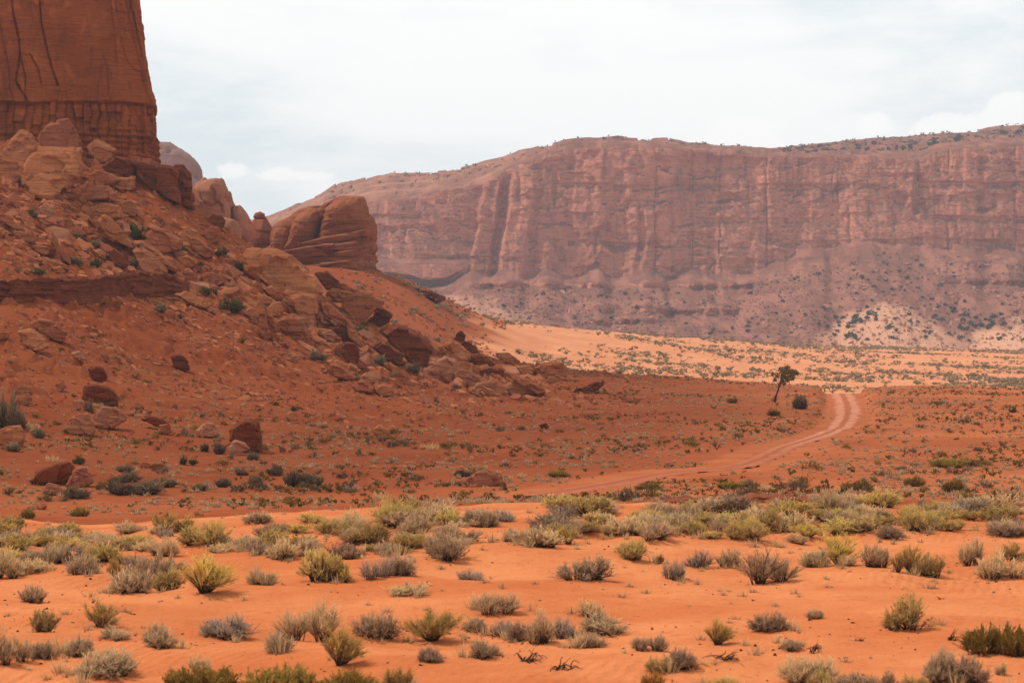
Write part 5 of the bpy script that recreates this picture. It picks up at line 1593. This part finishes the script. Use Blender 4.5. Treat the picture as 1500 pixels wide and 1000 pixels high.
BALLS = []
for i in range(6):
    V, Fc, tt_, rr_ = leaf_ball(300 + i)
    BALLS.append(mesh_obj('juniper_tree', V, Fc, M['farleaf'], smooth=False, attrs={'t': tt_, 'r': rr_}, link=False))
mu, mt, mD, mZ, mX = MES
mV = 500 - mZ / mD * F
rb = np.random.default_rng(25)


def mesa_point(u, v, t0, t1):
    i = int(np.clip(np.searchsorted(mu, u), 0, len(mu) - 1))
    js = np.nonzero((mt >= t0) & (mt <= t1))[0]
    col = mV[i, js]
    j = js[int(np.argmin(np.abs(col - v)))]
    return mX[i, j], mD[i, j], mZ[i, j]


spots = []
for i in range(185):
    u = rb.choice([rb.uniform(1090, 1500), rb.uniform(1200, 1420), rb.uniform(700, 1100)], p=[0.45, 0.3, 0.25])
    v = rb.uniform(np.interp(u, [700, 1000, 1100, 1300, 1500], [425, 425, 415, 375, 390]), 500)
    spots.append((u, v, 0.02, 0.98, rb.uniform(2.4, 5.6), 'juniper dotted on the rubble skirt of the far mesa', 'junipers on the mesa skirt'))
for (u, v, k) in ((1240, 495, 4), (1255, 470, 8), (1270, 462, 7), (1410, 480, 6), (1440, 475, 8), (1395, 462, 5), (1452, 468, 6), (1230, 478, 5), (1215, 490, 4)):
    for j in range(k):
        spots.append((u + rb.normal() * 11, v + rb.normal() * 6, 0.02, 0.98, rb.uniform(3.6, 6.8), 'dark juniper in a gully thicket at the foot of the far mesa', 'junipers in the gullies'))
for i in range(62):
    u = rb.uniform(1145, 1510)
    spots.append((u, np.interp(u, [1145, 1250, 1500], [222, 212, 192]) + rb.uniform(-2, 22) * (0.3 + 0.7 * (u - 1145) / 350), 2.2, 3.0, rb.uniform(5, 9.5),
                  'dark juniper on the wooded top of the far mesa', 'junipers on the mesa top'))
for k, (u, v, a, b_, sz, lab, grp) in enumerate(spots):
    x, yy, z = mesa_point(u, v, a, b_)
    o = obj_of('juniper_tree', BALLS[k % 6])
    o.location = (x, yy, z - 0.3)
    o.rotation_euler = (0, 0, k * 1.7)
    o.scale = (sz, sz, sz * rb.uniform(0.7, 1.0))
    tag(o, lab, 'tree', grp)


# ------------------------------------------------------------------ uncountable cover, each kind one object
def scatter(name, P, size, proto, mat, seed, label, attrs=True, flat=(0.7, 1.2), spin=6.283):
    r = np.random.default_rng(seed)
    Vs, Fs, ts, rs, n = [], [], [], [], 0
    for i, (p, sz) in enumerate(zip(P, size)):
        V, Fc, t_, r_ = proto[i % len(proto)]
        a = r.uniform(-0.5, 0.5) * spin
        c, s_ = math.cos(a), math.sin(a)
        q = V * np.array([sz, sz, sz * r.uniform(*flat)])
        q = np.stack([c * q[:, 0] - s_ * q[:, 1], s_ * q[:, 0] + c * q[:, 1], q[:, 2]], 1) + p
        Vs.append(q)
        Fs.append(Fc + n)
        ts.append(t_)
        rs.append(np.full(len(V), r.uniform(0, 1)) if r_ is None else 0.5 * r_ + 0.5 * r.uniform(0, 1))
        n += len(V)
    o = mesh_obj(name, np.concatenate(Vs), np.concatenate(Fs), mat, smooth=False, attrs={'t': np.concatenate(ts), 'r': np.concatenate(rs)})
    return tag(o, label, None, kind='stuff')


def tuft(seed, m=16, h=0.6, wide=1.0, splay=1.0):
    r = np.random.default_rng(seed)
    ph = r.uniform(0, 6.283, m)
    rad = r.uniform(0, 0.35, m)
    b_ = np.stack([rad * np.cos(ph), rad * np.sin(ph), np.full(m, -0.03)], 1)
    tip = b_ * (1 + splay * r.uniform(0.1, 0.9, m))[:, None]
    tip[:, 2] = h * r.uniform(0.4, 1, m)
    sd_ = np.stack([-np.sin(ph + r.normal(size=m)), np.cos(ph + r.normal(size=m)), 0 * ph], 1) * wide * r.uniform(0.07, 0.14, m)[:, None]
    V = np.stack([b_ - sd_, b_ + sd_, tip], 1).reshape(-1, 3)
    return V, np.arange(3 * m).reshape(-1, 3), np.tile([0.1, 0.1, 1.0], m), np.repeat(r.uniform(0, 1, m), 3)


def stone(seed):
    """angular broken slab, its broad faces roughly level"""
    r = np.random.default_rng(seed)
    bm = bmesh.new()
    w, th = r.uniform(0.45, 0.75), r.uniform(0.14, 0.34)
    for sz_ in (-0.5, 0.5):
        k = r.integers(4, 7)
        a0 = r.uniform(0, 6.283)
        for i in range(k):
            a = a0 + 6.283 * (i + r.uniform(-0.3, 0.3)) / k
            q = r.uniform(0.40, 0.54) * (1.0 if sz_ > 0 else 0.92)
            bm.verts.new((q * math.cos(a), w * q * math.sin(a), sz_ * th + r.uniform(-0.03, 0.03)))
    rr = bmesh.ops.convex_hull(bm, input=bm.verts)
    bmesh.ops.delete(bm, geom=[q for q in set(rr['geom_interior'] + rr['geom_unused']) if isinstance(q, bmesh.types.BMVert)], context='VERTS')
    bm.verts.index_update()
    V = np.array([v.co for v in bm.verts])
    Fc = np.array([[v.index for v in f.verts] for f in bm.faces])
    bm.free()
    # lean with the slope: down towards the camera and the open side
    ax, ay = r.normal() * 0.22 + 0.25, r.normal() * 0.28 + 0.42
    cx, sx, cy, sy = math.cos(ax), math.sin(ax), math.cos(ay), math.sin(ay)
    V = V @ np.array([[1, 0, 0], [0, cx, -sx], [0, sx, cx]]).T
    V = V @ np.array([[cy, 0, sy], [0, 1, 0], [-sy, 0, cy]]).T
    return V, Fc, np.zeros(len(V)), None


TUFTS = [tuft(i) for i in range(8)]
STONES = [stone(40 + i) for i in range(24)]
BALLD = [leaf_ball(600 + i, 13, 0.6) for i in range(8)]
rs_ = np.random.default_rng(35)


def sample(n, dlo, dhi, weight, power=1.0, ulo=-180, uhi=1760):
    """random ground points inside the view wedge, kept with the given probability"""
    out = []
    while len(out) < n:
        m = n * 3
        u = rs_.uniform(ulo, uhi, m)
        d_ = (dlo ** (1 + power) + (dhi ** (1 + power) - dlo ** (1 + power)) * rs_.uniform(0, 1, m)) ** (1 / (1 + power))
        w = weight(u, d_)
        k = rs_.uniform(0, 1, m) < w
        u, d_ = u[k], d_[k]
        z = bilerp(TZ, u, d_)
        out += list(zip((u - 750) / F * d_, d_, z))
    return np.array(out[:n])


def off_road(P, r=2.9):
    q = ROAD[::3, :2]
    dm = np.array([np.min(np.hypot(q[:, 0] - p[0], q[:, 1] - p[1])) for p in P])
    return P[dm > r]


def clump(u, d_, sc_, seed, lo=-0.1, hi=0.25):
    x = (u - 750) / F * d_
    return sstep(lo, hi, fbm(x / sc_, d_ / sc_, oct=3, seed=seed))


def tongue(u, d_):
    v = 500 - bilerp(TZ, u, d_) / d_ * F
    vt_ = np.interp(u, [-50, 60, 150, 300, 450, 600, 750], [290, 305, 335, 395, 475, 535, 560])
    wd_ = np.interp(u, [-50, 150, 300, 450, 600, 750], [75, 70, 48, 36, 28, 18])
    return np.exp(-((v - vt_) / wd_) ** 2) * (u < 800)


# gravel and rubble on the talus
P = sample(18500, 120, 374, lambda u, d_: bilerp(slope_w, u, d_) * (0.16 + 0.44 * clump(u, d_, 14, 301) + 0.5 * tongue(u, d_)), 0.3)
sz = 0.2 + 1.7 * rs_.uniform(0, 1, len(P)) ** 3.2 * np.clip((P[:, 1] - 150) / 150, 0.25, 1)
sz *= 1 + 0.8 * tongue((P[:, 0] / P[:, 1]) * F + 750, P[:, 1])
scatter('rubble', P, sz, STONES, M['rubble'], 41, 'red sandstone rubble strewn over the boulder slope', spin=1.6)
P = off_road(sample(5100, 75, 365, lambda u, d_: bilerp(flat_w, u, d_) * (0.15 + 0.85 * clump(u, d_, 10, 302)), 0.2))
sz = 0.07 + 0.30 * rs_.uniform(0, 1, len(P)) ** 4
scatter('gravel', P, sz, STONES, M['rubble'], 42, 'small stones scattered over the red flat')
# dry grass tufts and low scrub on the flat
P = off_road(sample(11000, 75, 385, lambda u, d_: np.clip(bilerp(flat_w, u, d_) + 0.22 * bilerp(slope_w, u, d_), 0, 1) * (0.12 + 0.88 * clump(u, d_, 9, 303)), 0.35))
sz = 0.22 + 0.45 * rs_.uniform(0, 1, len(P)) ** 2
scatter('dry_grass', P, sz, TUFTS, M['tan'], 43, 'dry straw tufts covering the red flat')
P = off_road(sample(3700, 80, 390, lambda u, d_: np.clip(bilerp(flat_w, u, d_) + 0.25 * bilerp(slope_w, u, d_), 0, 1) * (0.05 + 0.95 * clump(u, d_, 13, 304, 0, 0.3)), 0.5))
sz = 0.35 + 0.6 * rs_.uniform(0, 1, len(P)) ** 2
scatter('low_scrub', P, sz, BALLD, M['olive'], 44, 'low olive scrub covering the red flat')
# litter of twigs and crumbs on the foreground sand
P = sample(2300, 24, 66, lambda u, d_: 0.1 + 0.9 * clump(u, d_, 3, 305), 0.5)
scatter('twig_litter', P, 0.02 + 0.08 * rs_.uniform(0, 1, len(P)) ** 4, STONES, M['bark'], 45, 'dark crumbs and twig litter on the orange sand')
P = sample(260, 24, 66, lambda u, d_: 0.03 + clump(u, d_, 4, 306, 0, 0.3), 0.6)
scatter('dry_grass', P, 0.10 + 0.20 * rs_.uniform(0, 1, len(P)), [tuft(60 + i, 30, 0.6, 0.3, 2.6) for i in range(6)], M['tan'], 46, 'sparse dry sprigs on the orange sand')


SHP = [(o.location.x, o.location.y, o.scale.x) for o in COL.objects if o.name.startswith('shrub') and o.parent is None]
Q = []
for i in range(1500):
    x, yy, w = SHP[int(rs_.integers(0, len(SHP)))]
    a, q = rs_.uniform(0, 6.283), w * (0.35 + 0.7 * rs_.uniform() ** 1.5)
    x, yy = x + q * math.cos(a), yy + q * math.sin(a) * 1.3
    Q.append((x, yy, float(zat(x, yy)[0])))
Q = np.array(Q)
scatter('dry_grass', Q[:700], 0.12 + 0.32 * rs_.uniform(0, 1, 700) ** 1.6, [tuft(20 + i, 34, 0.75, 0.28, 2.6) for i in range(6)], M['tan'], 52, 'dry straw blades round the foot of the sand shrubs', flat=(0.6, 1.3))
scatter('twig_litter', Q[700:], 0.03 + 0.10 * rs_.uniform(0, 1, 800) ** 2.5, STONES, M['bark'], 53, 'dark broken twigs and debris under the sand shrubs', flat=(0.3, 0.6))


# grey scrub of the sunny plain
def plain_w(u, d_):
    v = 500 - bilerp(TZ, u, d_) / d_ * F
    w = 0.06 + 0.94 * clump(u, d_, 22, 307, -0.08, 0.14)
    bare = sstep(60, 190, np.abs(u - 770)) + sstep(512, 526, v) * 1.0 + sstep(482, 470, v)
    w = w * np.clip(0.05 + 0.95 * bare, 0, 1)
    return np.where(u < 640, 0.35 * w, w)


P = sample(9000, 395, 1250, plain_w, 0.35, 360, 1760)
sz = 0.9 + 3.0 * rs_.uniform(0, 1, len(P)) ** 2
scatter('grey_scrub', P, sz, BALLD, M['farsage'], 47, 'grey-green scrub dotting the sunny sand plain', flat=(0.45, 0.9))
P = sample(900, 395, 1100, plain_w, 0.35, 500, 1540)
scatter('low_scrub', P, 0.8 + 1.8 * rs_.uniform(0, 1, len(P)) ** 2, BALLD, M['olive'], 48, 'darker olive scrub scattered over the sand plain', flat=(0.4, 0.8))
# rubble and bushes of the mesa skirt and top that read as one texture
Q, S_ = [], []
for i in range(5200):
    u = rs_.uniform(560, 1520)
    v = rs_.uniform(np.interp(u, [560, 700, 1000, 1100, 1300, 1500], [420, 424, 424, 412, 372, 388]), 512)
    if rs_.uniform() > 0.3 + 0.7 * float(clump(np.array([u]), np.array([1900.0]), 60, 308)[0]):
        continue
    Q.append(mesa_point(u, v, 0.02, 0.99))
    S_.append(1.0 + 3.0 * rs_.uniform() ** 2.5)
scatter('mesa_scrub', np.array(Q), np.array(S_), BALLD, M['farsage'], 49, 'fine scrub covering the skirt of the far mesa')
Q, S_ = [], []
for i in range(4200):
    u = rs_.uniform(560, 1520)
    v = rs_.uniform(np.interp(u, [560, 700, 1000, 1100, 1300, 1500], [412, 418, 418, 402, 366, 382]), 510)
    if rs_.uniform() > 0.15 + 0.85 * float(clump(np.array([u * 1.0]), np.array([1900.0 + v * 3]), 50, 313)[0]):
        continue
    Q.append(mesa_point(u, v, 0.02, 0.99))
    S_.append(1.5 + 7.0 * rs_.uniform() ** 4)
scatter('rubble', np.array(Q), np.array(S_), STONES, M['scree'], 54, 'pinkish scree and fallen blocks on the skirt of the far mesa')
Q, S_ = [], []
for i in range(2300):
    u = rs_.uniform(480, 1520)
    if u < 1140:
        if rs_.uniform() > 0.16:
            continue
        t0 = rs_.uniform(2.45, 3.0)
    else:
        t0 = rs_.uniform(2.15, 3.0)
    i_ = int(np.clip(np.searchsorted(mu, u), 0, len(mu) - 1))
    j_ = int(np.argmin(np.abs(mt - t0)))
    Q.append((mX[i_, j_], mD[i_, j_], mZ[i_, j_]))
    S_.append(2.6 + 4.2 * rs_.uniform() ** 2)
scatter('mesa_scrub', np.array(Q), np.array(S_), BALLD, M['farleaf'], 50, 'dark scrub on the top of the far mesa')

P = sample(2600, 520, 720, lambda u, d_: np.where((u > 380) & (u < 740), 0.1 + 0.9 * clump(u, d_, 20, 311), 0), 0.3, 380, 760)
scatter('rubble', P, 0.4 + 1.8 * rs_.uniform(0, 1, len(P)) ** 3, STONES, M['rubble'], 51, 'rubble strewn down the skirt of the bedded outcrop')

# loose stones one can count
SM = []
for i in range(16):
    V, Fc, _, _ = stone(70 + i)
    SM.append(mesh_obj('stone', V, Fc, M[('rock', 'rock', 'palerock', 'darkrock')[i % 4]], smooth=False, link=False))
P = sample(290, 150, 372, lambda u, d_: (u > -40) * bilerp(slope_w, u, d_) * (0.02 + 0.03 * clump(u, d_, 16, 309) + 0.95 * tongue(u, d_)), 0.5)
for i, p in enumerate(P):
    o = obj_of('stone', SM[i % 16])
    o.location = p
    o.rotation_euler = (rs_.normal() * 0.2, rs_.normal() * 0.2, rs_.uniform(-0.9, 0.9))
    s_ = 1.6 + (4.4 if tongue(p[0] / p[1] * F + 750, p[1])[0] > 0.3 else 0.8) * rs_.uniform() ** 2
    o.scale = (s_, s_, s_)
    lab = ('angular red slab lying loose among the rubble of the boulder slope', 'angular red slab lying loose among the rubble of the boulder slope',
           'pale angular slab lying loose among the rubble of the boulder slope', 'dark angular slab lying loose among the rubble of the boulder slope')[i % 4]
    tag(o, lab, 'stone', 'loose slabs among the rubble of the boulder slope')

# ------------------------------------------------------------------ haze
bm = bmesh.new()
bmesh.ops.create_cube(bm, size=1.0)
zlo, zhi = float(TZ.min()) - 6.0, 330.0
for v_ in bm.verts:
    v_.co = ((v_.co.x) * 6400, 1400 + v_.co.y * 4600, zlo + (v_.co.z + 0.5) * (zhi - zlo))
me = bpy.data.meshes.new('haze')
bm.to_mesh(me)
bm.free()
mh = bpy.data.materials.new('haze')
mh.use_nodes = True
t = NT(mh.node_tree)
t.n.clear()
vol = t.new('ShaderNodeVolumePrincipled', {'Color': (0.86, 0.88, 0.97), 'Density': HAZE, 'Anisotropy': 0.0})
t.l.new(vol.outputs[0], t.new('ShaderNodeOutputMaterial').inputs['Volume'])
me.materials.append(mh)
oh = obj_of('haze', me)
tag(oh, 'thin pale desert haze', kind='stuff')


# ------------------------------------------------------------------ thin cloud out of view, added to shade the butte and its slope
def shade_cloud(cx, cy, cz, rx, ry, seed):
    r = np.random.default_rng(seed)
    n, m = 40, 72
    th = np.linspace(-math.pi / 2, math.pi / 2, n)
    ph = np.linspace(0, 2 * math.pi, m, endpoint=False)
    T_, P_ = np.meshgrid(th, ph, indexing='ij')
    x, y_, z = np.cos(T_) * np.cos(P_), np.cos(T_) * np.sin(P_), np.sin(T_)
    k = 1 + 0.30 * fbm(x * 2.2, y_ * 2.2, z * 2.2, oct=4, seed=seed)
    V = np.stack([x * k * rx, y_ * k * ry, np.where(z < 0, 0.25, 1.0) * z * k * 40], -1).reshape(-1, 3)
    i = np.arange(n - 1)[:, None] * m + np.arange(m)[None, :]
    j = np.arange(n - 1)[:, None] * m + (np.arange(m)[None, :] + 1) % m
    mt_, t, out = material('thin_shade_cloud')
    d_ = t.new('ShaderNodeBsdfDiffuse', {'Color': (0.9, 0.9, 0.9)})
    tl = t.new('ShaderNodeBsdfTranslucent', {'Color': (0.9, 0.9, 0.9)})
    tp = t.new('ShaderNodeBsdfTransparent')
    a_ = t.new('ShaderNodeMixShader', {0: 0.5, 1: d_.outputs[0], 2: tl.outputs[0]})
    mx = t.new('ShaderNodeMixShader', {0: 0.22, 1: tp.outputs[0], 2: a_.outputs[0]})
    t.l.new(mx.outputs[0], out.inputs[0])
    o = mesh_obj('shade_cloud', V, np.stack([i, j, j + m, i + m], -1).reshape(-1, 4), mt_)
    o.location = (cx, cy, cz)
    return tag(o, 'added unseen thin cloud high over the butte', kind='structure')


H_C = 760.0
for (gx_, gy_, rx_, ry_, sd_c) in ((-75, 285, 95, 150, 5),):
    shade_cloud(gx_ + sd.x / sd.z * H_C, gy_ + sd.y / sd.z * H_C, H_C, rx_, ry_, sd_c)
